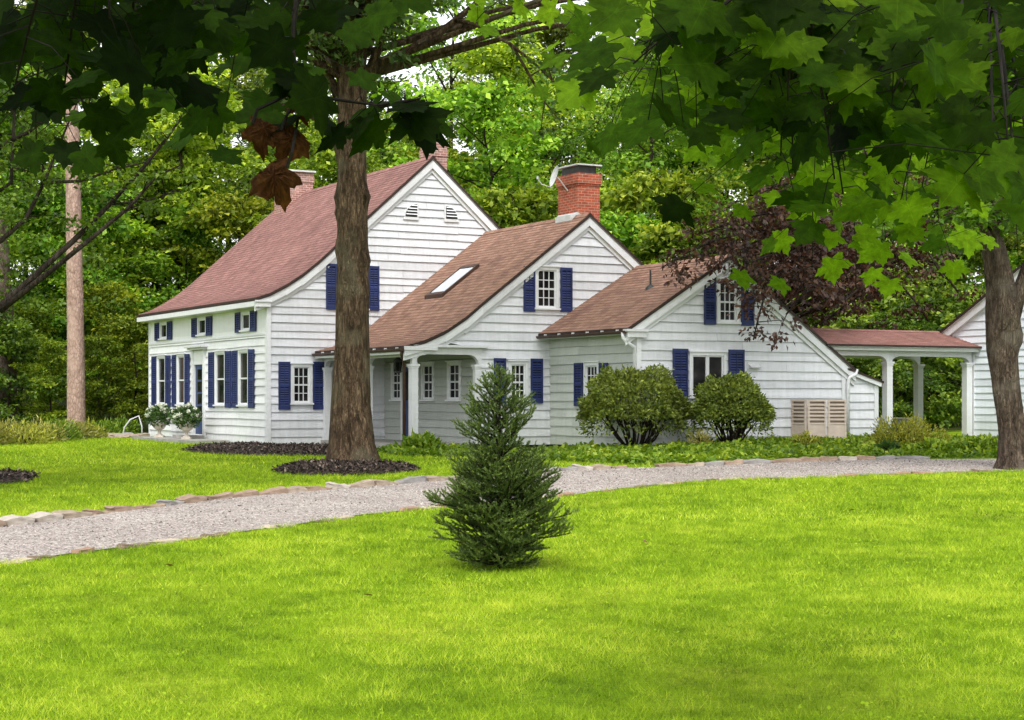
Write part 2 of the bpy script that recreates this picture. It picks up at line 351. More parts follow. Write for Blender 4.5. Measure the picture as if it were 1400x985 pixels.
def thing(name, loc, label, cat, rz=0, group=None):
    o = bpy.data.objects.new(name, None); COL.objects.link(o); o.empty_display_size = .2
    o.location = loc; o.rotation_euler = (0, 0, rz)
    return tag(o, label, cat, group)

def copy_tree(o, parent=None):
    c = o.copy(); COL.objects.link(c); c.parent = parent
    for ch in list(o.children): copy_tree(ch, c)
    return c

def np_mesh(name, verts, nper, mat, tint, parent=None, tris=None):
    """verts (N, nper, 3): one n-gon per row, with a per-leaf tint"""
    N = len(verts); me = bpy.data.meshes.new(name)
    V = np.ascontiguousarray(verts.reshape(-1, 3), dtype=np.float32)
    me.vertices.add(len(V)); me.vertices.foreach_set('co', V.ravel())
    if tris is None:
        me.loops.add(N * nper); me.loops.foreach_set('vertex_index', np.arange(N * nper, dtype=np.int32))
        me.polygons.add(N); me.polygons.foreach_set('loop_start', np.arange(0, N * nper, nper, dtype=np.int32))
    else:
        T = np.asarray(tris, dtype=np.int32); k = T.shape[1]
        idx = (np.arange(N, dtype=np.int32)[:, None, None] * nper + T[None]).reshape(-1)
        me.loops.add(len(idx)); me.loops.foreach_set('vertex_index', idx)
        me.polygons.add(len(idx) // k); me.polygons.foreach_set('loop_start', np.arange(0, len(idx), k, dtype=np.int32))
    a = me.attributes.new('tint', 'FLOAT', 'POINT')
    a.data.foreach_set('value', np.repeat(np.asarray(tint, np.float32), nper))
    me.materials.append(mat); me.update(calc_edges=True)
    o = bpy.data.objects.new(name, me); COL.objects.link(o)
    if parent: o.parent = parent
    return o

def unit(a): return a / np.maximum(np.linalg.norm(a, axis=-1, keepdims=True), 1e-9)

def leaf_quads(pos, size, up=.7, asp=.6, dirs=None, jitter=1.0, droop=.0, fold=.12):
    """rhombus leaves: (N,4,3)"""
    N = len(pos)
    n = rng.normal(size=(N, 3)); n = unit(n * .6 * jitter + np.array([0, 0, up]))
    d = rng.normal(size=(N, 3)) if dirs is None else dirs + rng.normal(size=(N, 3)) * .35
    d = unit(d - n * (d * n).sum(1, keepdims=True)); d[:, 2] -= droop; d = unit(d)
    s = np.cross(n, d)
    L = (size * rng.uniform(.65, 1.3, N))[:, None]
    mid = pos + d * L * .45 + n * L * fold
    return np.stack([pos, mid + s * L * asp * .5, pos + d * L, mid - s * L * asp * .5], 1)

def pad_points(c, r, n, shell=.5):
    """points in a flattened clump"""
    p = unit(rng.normal(size=(n, 3))) * (rng.uniform(0, 1, (n, 1)) ** shell)
    return np.asarray(c)[None] + p * np.asarray(r)[None]

def field(x, y, s, seed=0):
    """smooth pseudo-noise, 0..1"""
    r = np.random.default_rng(seed); v = 0
    for k in range(7):
        a = r.uniform(0, 6.28); fr = s * r.uniform(.5, 2.2); ph = r.uniform(0, 6.28)
        v = v + np.sin((x * math.cos(a) + y * math.sin(a)) * fr + ph + 1.3 * np.sin((y * math.cos(a) - x * math.sin(a)) * fr * .7 + ph * 2))
    return np.clip(.5 + v / 7 * .9, 0, 1)

# ------------------------------------------------------------------ drive outline and ground
FAR = np.array([(-40, -20), (-14, 8.5), (-9.2, 16.3), (-6.54, 20.77), (-5.58, 23.01), (-4.36, 25.59), (-3.05, 27.57), (-1.28, 30.1), (.55, 32.26), (2.32, 34.02), (3.87, 35.01), (5.98, 36.04), (7.96, 36.68), (10.3, 36.9), (13, 36.9), (40, 36.5)])
NEAR = np.array([(-40, -26), (-12, 4.0), (-8, 11.5), (-5.1, 17.11), (-4.48, 18.47), (-3.39, 20.4), (-1.96, 23.01), (-1.13, 24.3), (.68, 26.62), (2.48, 29.14), (3.92, 30.71), (6.77, 32.0), (9.4, 32.8), (13, 33.2), (40, 33.0)])
farY = lambda x: np.interp(x, FAR[:, 0], FAR[:, 1])
nearY = lambda x: np.interp(x, NEAR[:, 0], NEAR[:, 1])

def build_ground():
    xs = np.unique(np.concatenate([np.arange(-200, -30, 8), np.arange(-30, 30, .75), np.arange(30, 201, 8)]))
    ys = np.unique(np.concatenate([np.arange(-30, 4, 4), np.arange(4, 66, .75), np.arange(66, 320, 6)]))
    X, Y = np.meshgrid(xs, ys); Z = gz(X, Y)
    V = np.stack([X, Y, Z], -1).reshape(-1, 3); nx = len(xs)
    f = [(j * nx + i, j * nx + i + 1, (j + 1) * nx + i + 1, (j + 1) * nx + i) for j in range(len(ys) - 1) for i in range(nx - 1)]
    me = bpy.data.meshes.new('ground'); me.from_pydata(V.tolist(), [], f)
    me.polygons.foreach_set('use_smooth', [True] * len(f))
    m = bpy.data.materials.new('turf_ground'); nt = NT(m)
    tc = nt.n('ShaderNodeTexCoord')
    n1 = nt.n('ShaderNodeTexNoise', Scale=.55, Detail=6, Roughness=.65); nt.l(tc.outputs['Object'], n1.inputs['Vector'])
    n2 = nt.n('ShaderNodeTexNoise', Scale=26, Detail=5, Roughness=.7); nt.l(tc.outputs['Object'], n2.inputs['Vector'])
    r1 = ramp(nt, [(.3, (.10, .18, .004)), (.5, (.18, .29, .007)), (.7, (.32, .38, .03))]); nt.l(n1.outputs['Fac'], r1.inputs[0])
    r2 = ramp(nt, [(.3, (.35, .4, .3)), (.65, (1.1, 1.1, 1))]); nt.l(n2.outputs['Fac'], r2.inputs[0])
    mx = nt.n('ShaderNodeMix', data_type='RGBA', blend_type='MULTIPLY'); mx.inputs[0].default_value = 1
    nt.l(r1.outputs[0], mx.inputs[6]); nt.l(r2.outputs[0], mx.inputs[7])
    sp = nt.n('ShaderNodeSeparateXYZ'); nt.l(tc.outputs['Object'], sp.inputs[0])
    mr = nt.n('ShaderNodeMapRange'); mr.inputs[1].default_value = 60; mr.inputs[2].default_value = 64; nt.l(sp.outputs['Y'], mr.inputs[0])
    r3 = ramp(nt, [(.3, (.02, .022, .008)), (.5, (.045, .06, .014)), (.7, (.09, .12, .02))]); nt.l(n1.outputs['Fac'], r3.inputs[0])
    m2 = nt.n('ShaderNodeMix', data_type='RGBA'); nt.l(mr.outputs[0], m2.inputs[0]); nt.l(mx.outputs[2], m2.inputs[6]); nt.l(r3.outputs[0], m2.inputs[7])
    p = nt.n('ShaderNodeBsdfPrincipled', Roughness=1); p.inputs['Specular IOR Level'].default_value = .1
    nt.l(m2.outputs[2], p.inputs['Base Color'])
    b = nt.n('ShaderNodeBump', Strength=.7, Distance=.03); nt.l(n2.outputs['Fac'], b.inputs['Height']); nt.l(b.outputs[0], p.inputs['Normal'])
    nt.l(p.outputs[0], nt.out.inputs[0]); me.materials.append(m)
    o = bpy.data.objects.new('ground', me); COL.objects.link(o); tag(o, kind='structure')
build_ground()

def build_drive():
    xs = np.arange(-30, 40.01, .25); v = []; f = []
    T = [0, .06, .2, .35, .5, .65, .8, .94, 1]
    for x in xs:
        wob = .06 * math.sin(x * 5.1) + .04 * math.sin(x * 11.7)
        y0 = float(nearY(x)) + wob; y1 = float(farY(x))
        for t in T:
            # slide the far point sideways a little so strips cross the drive squarely
            y = y0 + (y1 - y0) * t
            z = gzf(x, y) + .012 + (.02 * math.sin(math.pi * t))
            v.append((x, y, z))
    k = len(T)
    for i in range(len(xs) - 1):
        for j in range(k - 1): f.append((i * k + j, (i + 1) * k + j, (i + 1) * k + j + 1, i * k + j + 1))
    me = bpy.data.meshes.new('gravel_drive'); me.from_pydata(v, [], f); me.polygons.foreach_set('use_smooth', [True] * len(f))
    m = bpy.data.materials.new('pink_gravel'); nt = NT(m); tc = nt.n('ShaderNodeTexCoord')
    vo = nt.n('ShaderNodeTexVoronoi', Scale=55); nt.l(tc.outputs['Object'], vo.inputs['Vector'])
    n1 = nt.n('ShaderNodeTexNoise', Scale=14, Detail=6, Roughness=.75); nt.l(tc.outputs['Object'], n1.inputs['Vector'])
    n2 = nt.n('ShaderNodeTexNoise', Scale=.5, Detail=4); nt.l(tc.outputs['Object'], n2.inputs['Vector'])
    sp = nt.n('ShaderNodeSeparateColor'); nt.l(vo.outputs['Color'], sp.inputs[0])
    r = ramp(nt, [(0, (.12, .10, .09)), (.35, (.29, .255, .23)), (.7, (.43, .385, .35)), (1, (.68, .62, .57))]); nt.l(sp.outputs[0], r.inputs[0])
    r2 = ramp(nt, [(.3, (.62, .62, .62)), (.7, (1.2, 1.2, 1.2))]); nt.l(n1.outputs['Fac'], r2.inputs[0])
    mx = nt.n('ShaderNodeMix', data_type='RGBA', blend_type='MULTIPLY'); mx.inputs[0].default_value = 1
    nt.l(r.outputs[0], mx.inputs[6]); nt.l(r2.outputs[0], mx.inputs[7])
    r3 = ramp(nt, [(.3, (.85, .83, .83)), (.7, (1.12, 1.12, 1.12))]); nt.l(n2.outputs['Fac'], r3.inputs[0])
    m2 = nt.n('ShaderNodeMix', data_type='RGBA', blend_type='MULTIPLY'); m2.inputs[0].default_value = 1
    nt.l(mx.outputs[2], m2.inputs[6]); nt.l(r3.outputs[0], m2.inputs[7])
    p = nt.n('ShaderNodeBsdfPrincipled', Roughness=.95); p.inputs['Specular IOR Level'].default_value = .15; nt.l(m2.outputs[2], p.inputs['Base Color'])
    b = nt.n('ShaderNodeBump', Strength=.9, Distance=.03); nt.l(n1.outputs['Fac'], b.inputs['Height']); nt.l(b.outputs[0], p.inputs['Normal'])
    nt.l(p.outputs[0], nt.out.inputs[0]); me.materials.append(m)
    o = bpy.data.objects.new('gravel_drive', me); COL.objects.link(o); tag(o, kind='structure')
build_drive()

# mulch beds -----------------------------------------------------------------
BEDS = []
def in_poly(x, y, poly):
    ins = np.zeros(np.shape(x), bool); n = len(poly)
    for i in range(n):
        x0, y0 = poly[i]; x1, y1 = poly[(i + 1) % n]
        c = ((y0 > y) != (y1 > y)) & (x < (x1 - x0) * (y - y0) / (y1 - y0 + 1e-12) + x0)
        ins ^= c
    return ins

def mulch_bed(poly, label, h=.07, nchip=2500):
    cx = sum(p[0] for p in poly) / len(poly); cy = sum(p[1] for p in poly) / len(poly)
    BEDS.append(poly); mb = MB(); N = len(poly); rings = [1.0, .93, .8, .6, .35, .0]
    pts = []
    for k, t in enumerate(rings):
        for (x, y) in poly:
            X = cx + (x - cx) * t; Y = cy + (y - cy) * t
            z = gzf(X, Y) + (.006 if k == 0 else h * (1 - t ** 4) ** .5 + random.uniform(-.012, .012))
            pts.append((X, Y, z))
    mb.v = pts
    for k in range(len(rings) - 1):
        for j in range(N):
            mb.f.append((k * N + j, k * N + (j + 1) % N, (k + 1) * N + (j + 1) % N, (k + 1) * N + j)); mb.mi.append(0)
    o = mb.build('mulch_bed', M['mulch'], smooth=True, recalc=False); tag(o, label, 'mulch bed', kind='structure')
    # wood chips lying on it
    t = np.sqrt(rng.uniform(0, 1, nchip)); j = rng.integers(0, N, nchip); w = rng.uniform(0, 1, nchip)
    P = np.array(poly); e = P[j] * (1 - w[:, None]) + P[(j + 1) % N] * w[:, None]
    xy = np.array([cx, cy]) + (e - np.array([cx, cy])) * (t[:, None] * 1.03)
    z = gz(xy[:, 0], xy[:, 1]) + h * np.clip(1 - t ** 4, 0, 1) ** .5 + .01
    q = leaf_quads(np.column_stack([xy, z]), .085, up=1.2, asp=.45, fold=.05)
    c = np_mesh('wood_chips', q, 4, M['mulchchip'], rng.uniform(0, 1, nchip) ** 2.2, parent=None)
    c.parent = o
M['mulchchip'] = leaf_mat('mulch_chips', (.018, .012, .009), (.058, .041, .031), (.22, .17, .135), .0, vary=0, rough=.9)

def blob(cx, cy, rx, ry, n=28, w=.12, seed=1):
    r = random.Random(seed)
    ph = [r.uniform(0, 6.28) for _ in range(3)]
    return [(cx + rx * math.cos(a) * (1 + w * math.sin(3 * a + ph[0]) + w * .6 * math.sin(7 * a + ph[1])), cy + ry * math.sin(a) * (1 + w * math.sin(2 * a + ph[2]))) for a in [2 * math.pi * k / n for k in range(n)]]

# ------------------------------------------------------------------ the house
RZ = math.atan2(.478, .878)
HO = Vector((-6.96, 49.0, 0))
def HW(g, d, z=0):
    return Vector((HO.x + .878 * g - .478 * d, HO.y + .478 * g + .878 * d, z))

FRONT = lambda d0: (lambda u, v, w: (u, d0 - w, v))         # gable planes, facing the drive
SIDE = lambda g0: (lambda u, v, w: (g0 - w, u, v))          # facade planes, facing left

def lin(pts, z, side):
    """x where the roof profile crosses height z on one side"""
    zs = [p[1] for p in pts]; xs = [p[0] for p in pts]
    return float(np.interp(z, zs, xs)) if side == 'L' else float(np.interp(z, zs[::-1], xs[::-1]))

def siding(mb, P, xr, z0, z1, holes=(), ex=.235, seed=0, lip=.036):
    r = random.Random(seed); zc = []; z = z0
    while z < z1 - 1e-6:
        zc.append(z); z += ex * r.uniform(.9, 1.1)
    zc.append(z1)
    cuts = sorted(set([round(a, 4) for a in zc] + [round(h, 4) for H in holes for h in H[2:] if z0 < h < z1]))
    for za, zb in zip(cuts[:-1], cuts[1:]):
        ci = max(i for i in range(len(zc) - 1) if zc[i] <= za + 1e-3)
        ca, cb = zc[ci], zc[ci + 1]
        w = lambda z: .006 + lip * (1 - (z - ca) / (cb - ca))
        A = xr(za + 1e-4); B = xr(zb - 1e-4)
        if A is None or A[1] - A[0] < .02: continue
        segs = [(A[0], A[1], B[0], B[1])]
        for h in sorted(holes):
            if h[2] < zb - 1e-3 and h[3] > za + 1e-3:
                new = []
                for s in segs:
                    if h[0] > s[0] and h[0] < s[1]:
                        new.append((s[0], h[0], min(s[2], h[0]), h[0]))
                        if h[1] < s[1]: new.append((h[1], s[1], h[1], max(s[3], h[1])))
                    elif s[0] >= h[0] and h[1] > s[0] and h[1] < s[1]: new.append((h[1], s[1], h[1], s[3]))
                    elif s[1] <= h[0] or s[0] >= h[1]: new.append(s)
                segs = new
        pieces = []
        for a0, a1, b0, b1 in segs:
            c0 = max(a0, b0); c1 = min(a1, b1); x = c0 + r.uniform(1.2, 3.6); la, lb = a0, b0
            while x < c1 - .8 and abs(za - ca) < 1e-3 and abs(zb - cb) < 1e-3:
                pieces.append((la, x, lb, x)); la = lb = x + .004; x += r.uniform(1.8, 4.2)
            pieces.append((la, a1, lb, b1))
        for a0, a1, b0, b1 in pieces:
            dz0, dz1 = r.uniform(-.011, .011), r.uniform(-.011, .011)
            if abs(za - ca) > 1e-3: dz0 = dz1 = 0
            mb.quad(P(a0, za + dz0, w(za)), P(a1, za + dz1, w(za)), P(b1, zb, w(zb)), P(b0, zb, w(zb)))
            if abs(za - ca) < 1e-3:
                mb.quad(P(a0, za + dz0, .002), P(a1, za + dz1, .002), P(a1, za + dz1, w(za)), P(a0, za + dz0, w(za)), 1)

def roof_mesh(prof, d0, d1, name, mat, parent, thick=.09, courses=.15, origin=(0, 0)):
    """prof runs from one eave over the ridge to the other; the shingle courses are stepped"""
    mb = MB(); og, od = origin
    pk = max(range(len(prof)), key=lambda i: prof[i][1])
    for side, pts in ((0, prof[:pk + 1]), (1, prof[pk:][::-1])):
        if len(pts) < 2: continue
        seg = [0]
        for a, b in zip(pts[:-1], pts[1:]): seg.append(seg[-1] + math.hypot(b[0] - a[0], b[1] - a[1]))
        L = seg[-1]; n = max(2, round(L / courses))
        pt = lambda s: (float(np.interp(s, seg, [p[0] for p in pts])), float(np.interp(s, seg, [p[1] for p in pts])))
        for k in range(n):
            s0, s1 = L * k / n, L * (k + 1) / n
            a, b = pt(s0), pt(s1); up = .014
            A0 = (a[0] - og, d0 - od, a[1] + up); A1 = (a[0] - og, d1 - od, a[1] + up); B0 = (b[0] - og, d0 - od, b[1]); B1 = (b[0] - og, d1 - od, b[1])
            mb.quad(A0, A1, B1, B0, 0, [(d0, k * .15 + .01), (d1, k * .15 + .01), (d1, k * .15 + .15), (d0, k * .15 + .15)])
            lo = (up if k else thick)
            mb.quad(A0, A1, (A1[0], A1[1], a[1] + up - lo), (A0[0], A0[1], a[1] + up - lo), 0 if k else 1)
            for dd in (d0, d1):
                mb.quad((a[0] - og, dd - od, a[1] + up), (b[0] - og, dd - od, b[1]), (b[0] - og, dd - od, b[1] - thick), (a[0] - og, dd - od, a[1] - thick), 1)
            mb.quad((a[0] - og, d0 - od, a[1] - thick), (b[0] - og, d0 - od, b[1] - thick), (b[0] - og, d1 - od, b[1] - thick), (a[0] - og, d1 - od, a[1] - thick), 2)
    # ridge cap
    r = prof[pk]
    if 0 < pk < len(prof) - 1:
        for sx in (-1, 1):
            q = prof[pk + sx]; t = .16 / math.hypot(q[0] - r[0], q[1] - r[1])
            e = (r[0] + (q[0] - r[0]) * t, r[1] + (q[1] - r[1]) * t + .02)
            mb.quad((r[0] - og, d0 - od, r[1] + .035), (r[0] - og, d1 - od, r[1] + .035), (e[0] - og, d1 - od, e[1]), (e[0] - og, d0 - od, e[1]), 0, [(d0, 0.02), (d1, 0.02), (d1, .14), (d0, .14)])
    return mb.build(name, [mat, M['edge'], M['white']], parent, recalc=False)

def rake(mb, prof, P, a, b, w0, w1, lo=None, hi=None, og=0):
    """fascia boards that follow the roof line under the shingles"""
    for p, q in zip(prof[:-1], prof[1:]):
        c = math.hypot(q[0] - p[0], q[1] - p[1]) / abs(q[0] - p[0])
        mb.prism(P, [(p[0] - og, p[1] - a * c), (q[0] - og, q[1] - a * c), (q[0] - og, q[1] - b * c), (p[0] - og, p[1] - b * c)], w0, w1)

HOUSE = thing('farmhouse', HO, 'white clapboard farmhouse with rose-brown roofs and blue shutters', 'house', RZ)

def shutter(P, u0, u1, v0, v1, parent, w=.045, tilt=0.0, solid_top=False):
    mb = MB(); st = .05; t = .035
    for a, b in ((u0, u0 + st), (u1 - st, u1)): mb.box(P, a, b, v0, v1, w, w + t)
    H = v1 - v0; rails = [(v0, v0 + .11), (v0 + H * .47, v0 + H * .47 + .07), (v1 - .08, v1)] if H > .75 else [(v0, v0 + .07), (v1 - .06, v1)]
    for a, b in rails: mb.box(P, u0 + st, u1 - st, a, b, w + .002, w + t - .002)
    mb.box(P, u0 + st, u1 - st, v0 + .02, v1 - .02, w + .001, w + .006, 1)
    for (a, b) in zip(rails[:-1], rails[1:]):
        z = a[1]
        while z < b[0] - .03:
            c = [P(u0 + st, z, w + .030), P(u1 - st, z, w + .030), P(u1 - st, z + .042, w + .010), P(u0 + st, z + .042, w + .010)]
            mb.quad(*c); z += .066
    um = (u0 + u1) / 2
    mb.box(P, um - .009, um + .009, v0 + .12, v1 - .09, w + .026, w + .036)
    return mb.build('shutter', [M['blue'], M['blue_dark']], parent)

HOLES = {}
def window(key, P, u0, u1, v0, v1, cols, rows, sh=(), parent=None, cas=.085, mid=True, head=True, slider=False):
    """casing + sash + muntins as one mesh; pane, sill and shutters hang below it. u0..v1 is the sash opening"""
    parent = parent or HOUSE
    HOLES.setdefault(key, []).append((u0, u1, v0, v1))
    mb = MB(); T = .062
    mb.box(P, u0 - cas, u0, v0 - .0, v1 + cas, .002, T); mb.box(P, u1, u1 + cas, v0 - .0, v1 + cas, .002, T)
    mb.box(P, u0, u1, v1, v1 + cas, .002, T - .002)
    if head: mb.box(P, u0 - cas - .03, u1 + cas + .03, v1 + cas, v1 + cas + .03, .002, T + .04)
    s = .038; W0, W1 = -.02, .03
    mb.box(P, u0, u0 + s, v0, v1, W0, W1); mb.box(P, u1 - s, u1, v0, v1, W0, W1)
    mb.box(P, u0 + s, u1 - s, v0, v0 + s + .02, W0, W1 - .002); mb.box(P, u0 + s, u1 - s, v1 - s, v1, W0, W1 - .002)
    vm = (v0 + v1) / 2
    if mid: mb.box(P, u0 + s, u1 - s, vm - .024, vm + .024, W0, W1 - .004)
    if slider:
        um = (u0 + u1) / 2; mb.box(P, um - .05, um + .05, v0 + s, v1 - s, W0, W1 - .003)
    for c in range(1, cols):
        x = u0 + s + (u1 - u0 - 2 * s) * c / cols; mb.box(P, x - .011, x + .011, v0 + s, v1 - s, W0, W1 - .012)
    for r in range(1, rows):
        if mid and r * 2 == rows: continue
        y = v0 + s + (v1 - v0 - 2 * s) * r / rows; mb.box(P, u0 + s, u1 - s, y - .011, y + .011, W0, W1 - .014)
    o = mb.build('window', M['white'], parent)
    g = MB(); g.quad(P(u0, v0, -.004), P(u1, v0, -.004), P(u1, v1, -.004), P(u0, v1, -.004)); g.build('pane', M['glass'], o, recalc=False)
    si = MB(); si.box(P, u0 - cas - .03, u1 + cas + .03, v0 - .05, v0 - .003, .002, T + .05); si.build('sill', M['white'], o)
    for a, b, c, d in sh: shutter(P, a, b, c, d, o)
    return o

# ---- main block: roof profile with the flared front eave
D1, D2, D3 = 0.0, -6.04, -10.4
MAIN = [(-.42, 4.20), (0, 4.34), (.5, 4.60), (1.0, 4.92), (1.5, 5.32), (5.16, 8.58), (10.7, 3.65)]
MID = [(1.42, 2.70), (2.0, 2.86), (2.6, 3.12), (3.2, 3.50), (3.7, 3.90), (6.98, 6.39), (10.2, 3.95)]
RGT = [(5.42, 3.08), (8.5, 4.99), (12.62, 2.12)]
P1, P2, P3 = FRONT(D1), FRONT(D2), FRONT(D3)
S1, S2, S3 = SIDE(0.0), SIDE(3.65), SIDE(5.81)

# windows (openings recorded before the walls are clad)
window('m', P1, .76, 1.25, 1.22, 2.26, 3, 4, [(.30, .66, 1.03, 2.40), (1.36, 1.74, 1.03, 2.41)])
window('m', P1, 2.20, 3.00, 3.98, 5.16, 3, 4, [(1.76, 2.10, 3.93, 5.26), (3.10, 3.44, 3.93, 5.24)])
window('mid', P2, 5.40, 5.97, 3.79, 4.82, 3, 4, [(4.96, 5.31, 3.68, 4.90), (6.10, 6.47, 3.70, 4.90)])
window('mid', P2, 4.58, 5.02, 1.30, 2.26, 3, 4, [(4.06, 4.42, 1.22, 2.42), (5.18, 5.55, 1.22, 2.42)])
window('r', P3, 8.26, 8.78, 3.30, 4.32, 3, 4, [(7.77, 8.13, 3.22, 4.43), (8.93, 9.33, 3.22, 4.43)])
window('r', P3, 7.42, 8.38, 1.40, 2.44, 1, 1, [(6.82, 7.28, 1.38, 2.60), (8.53, 9.02, 1.38, 2.60)], mid=False, slider=True)
# facade: three low frieze windows, two pairs of tall windows, the door between
for d0, d1 in ((8.85, 10.70), (4.80, 6.72), (.85, 2.60)):
    w_ = d1 - d0
    window('f', S1, d0 + w_ * .31, d0 + w_ * .69, 3.36, 3.84, 1, 1, [(d0, d0 + w_ * .25, 3.30, 3.90), (d1 - w_ * .25, d1, 3.30, 3.90)], mid=False, head=False, cas=.05)
for d0, d1 in ((8.98, 11.05), (6.98, 8.78), (2.98, 5.05), (.98, 2.86)):
    w_ = d1 - d0
    window('f', S1, d0 + w_ * .30, d0 + w_ * .70, 1.16, 2.72, 1, 1, [(d0, d0 + w_ * .25, 1.07, 2.78), (d1 - w_ * .25, d1, 1.07, 2.78)], cas=.07)
# porch wall windows and the narrow side window of the low wing
for d0, d1 in ((-4.95, -4.30), (-3.30, -2.68), (-1.18, -.62)):
    window('p', S2, d0, d1, 1.32, 2.28, 2, 4, cas=.07)
window('w', S3, -8.55, -7.98, 1.25, 2.20, 3, 4, [(-7.84, -7.42, 1.15, 2.28), (-9.08, -8.68, 1.15, 2.26)])

DOORHOLE = (5.55, 6.50, .22, 2.42); HOLES['f'].append(DOORHOLE)
PDOOR = (-2.25, -1.35, .16, 2.25); HOLES['p'].append(PDOOR)

def rng_main(z):
    xl = .0 if z < 4.2 else lin([(p[0], p[1] - .08) for p in MAIN[:6]], z, 'L')
    xr = lin([(p[0], p[1] - .08) for p in MAIN[5:]], z, 'R')
    return (max(0, xl), min(10.3, xr))
def rng_mid(z):
    lp = [(p[0], p[1] - .08) for p in MID[:6]]; rp = [(p[0], p[1] - .08) for p in MID[5:]]
    xl = 3.65 if z < 2.74 else max(1.66, lin(lp, z, 'L'))
    return (xl, min(8.9, lin(rp, z, 'R')))
def rng_rgt(z):
    lp = [(p[0], p[1] - .08) for p in RGT[:2]]; rp = [(p[0], p[1] - .08) for p in RGT[1:]]
    return (5.81 if z < 3.1 else max(5.81, lin(lp, z, 'L')), min(12.32, lin(rp, z, 'R')))

# the quarter-round gable vents need holes too
mb = MB(); siding(mb, P1, rng_main, .02, 8.46, HOLES['m'], .235, 1); o = mb.build('wall', [M['siding'], M['lap']], HOUSE, recalc=False)
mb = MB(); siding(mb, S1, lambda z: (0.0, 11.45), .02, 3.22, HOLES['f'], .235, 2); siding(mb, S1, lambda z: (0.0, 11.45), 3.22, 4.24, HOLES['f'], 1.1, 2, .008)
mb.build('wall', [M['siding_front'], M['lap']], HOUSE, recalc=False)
mb = MB(); siding(mb, P2, rng_mid, .1, 6.28, HOLES['mid'], .235, 3); mb.build('wall', [M['siding'], M['lap']], HOUSE, recalc=False)
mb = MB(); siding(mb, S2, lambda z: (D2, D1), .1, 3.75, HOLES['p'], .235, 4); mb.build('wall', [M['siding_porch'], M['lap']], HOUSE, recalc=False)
mb = MB(); siding(mb, P3, rng_rgt, .12, 4.90, HOLES['r'], .235, 5); mb.build('wall', [M['siding'], M['lap']], HOUSE, recalc=False)
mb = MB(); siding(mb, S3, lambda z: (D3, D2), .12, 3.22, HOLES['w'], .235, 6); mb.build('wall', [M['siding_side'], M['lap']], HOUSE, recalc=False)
# back and right-hand walls (plain shells that close the volumes)
mb = MB()
I = lambda u, v, w: (u, w, v)
mb.ngon([(0, 11.45, 0), (10.3, 11.45, 0), (10.3, 11.45, 3.9), (5.16, 11.45, 8.46), (1.5, 11.45, 5.2), (0, 11.45, 4.24)])
mb.quad((10.3, 0, 0), (10.3, 11.45, 0), (10.3, 11.45, 3.95), (10.3, 0, 3.95))
mb.quad((12.32, D3, 0), (12.32, D2 + 3.5, 0), (12.32, D2 + 3.5, 2.2), (12.32, D3, 2.2))
mb.quad((8.9, D2 + 3.5, 0), (12.32, D2 + 3.5, 0), (12.32, D2 + 3.5, 2.2), (8.9, D2 + 3.5, 4.6))
mb.quad((10.15, D2, 0), (10.15, 0, 0), (10.15, 0, 3.9), (10.15, D2, 3.9))
mb.build('wall', [M['siding'], M['lap']], HOUSE, recalc=False)

roof_mesh(MAIN, -.16, 11.65, 'roof', M['roof_main'], HOUSE)
roof_mesh(MID, D2 - .16, -.035, 'roof', M['roof_low'], HOUSE)
roof_mesh(RGT, D3 - .16, D2 - .035, 'roof', M['roof_low'], HOUSE)
roof_mesh([(8.95, 4.68), (12.62, 2.12)], D2 - .034, D2 + 3.6, 'roof', M['roof_low'], HOUSE)

# rakes, eave fascias, corner boards
for prof, P, dd in ((MAIN, P1, D1), (MID, P2, D2), (RGT, P3, D3)):
    pf = list(prof); mb = MB()
    if prof is MAIN: pf[-1] = (7.9, 8.58 - .89 * 2.74)
    if prof is MID: pf[-1] = (8.72, 6.39 - .758 * 1.74)
    rake(mb, pf, P, .085, .26, .035, .13); rake(mb, pf, P, .262, .36, .035, .07)
    mb.build('rake_board', M['white'], HOUSE)
mb = MB()
mb.box(SIDE(-.42), -.14, 11.6, 3.97, 4.11, -.03, .0)                      # front eave fascia
mb.box(SIDE(0), -.12, 11.55, 3.968, 3.985, .002, .40)                      # soffit
mb.box(P1, -.40, .03, 3.955, 4.09, .133, .16); mb.box(P1, -.44, .05, 4.092, 4.135, .133, .20); mb.box(P1, -.40, .03, 3.955, 4.09, .0, .132)   # cornice return
mb.box(SIDE(1.42), D2 - .1, -.04, 2.50, 2.61, -.03, .0)
mb.box(P2, 1.40, 2.35, 2.60, 2.70, .135, .17); mb.box(P2, 1.66, 3.85, 2.68, 2.745, .04, .16)
mb.box(SIDE(5.42), D3 - .1, D2 - .05, 2.93, 2.99, -.03, .0)
mb.box(P3, 5.42, 5.98, 2.86, 3.0, .0, .16); mb.box(P3, 5.38, 6.02, 3.002, 3.06, .0, .2)
mb.box(SIDE(5.81), D3, D2, 2.94, 2.958, .034, .38)
mb.build('cornice', M['white'], HOUSE)
mb = MB()
def corner(P, Q, u, v, z0, z1, w=.13):
    mb.box(P, u, u + w, z0, z1, .004, .05)
    mb.box(Q, v, v + w, z0, z1, .004, .048)
CB = lambda: mb.build('corner_board', M['white'], HOUSE)
corner(P1, S1, -.048, -.004, .0, 3.96); CB(); mb = MB(); mb.box(S1, 11.35, 11.47, .0, 3.96, .004, .05); CB(); mb = MB()
corner(P3, S3, 5.762, D3 - .004, .1, 2.86); CB(); mb = MB()
mb.box(P3, 12.22, 12.35, .1, 2.06, .004, .05); CB(); mb = MB()
mb.box(S1, .13, 11.35, 3.17, 3.23, .004, .055)                              # frieze band
mb.box(P1, .09, 1.7, -.02, .05, .004, .04); mb.box(S1, .13, 11.35, -.02, .05, .004, .04)
mb.build('trim_board', M['white'], HOUSE)

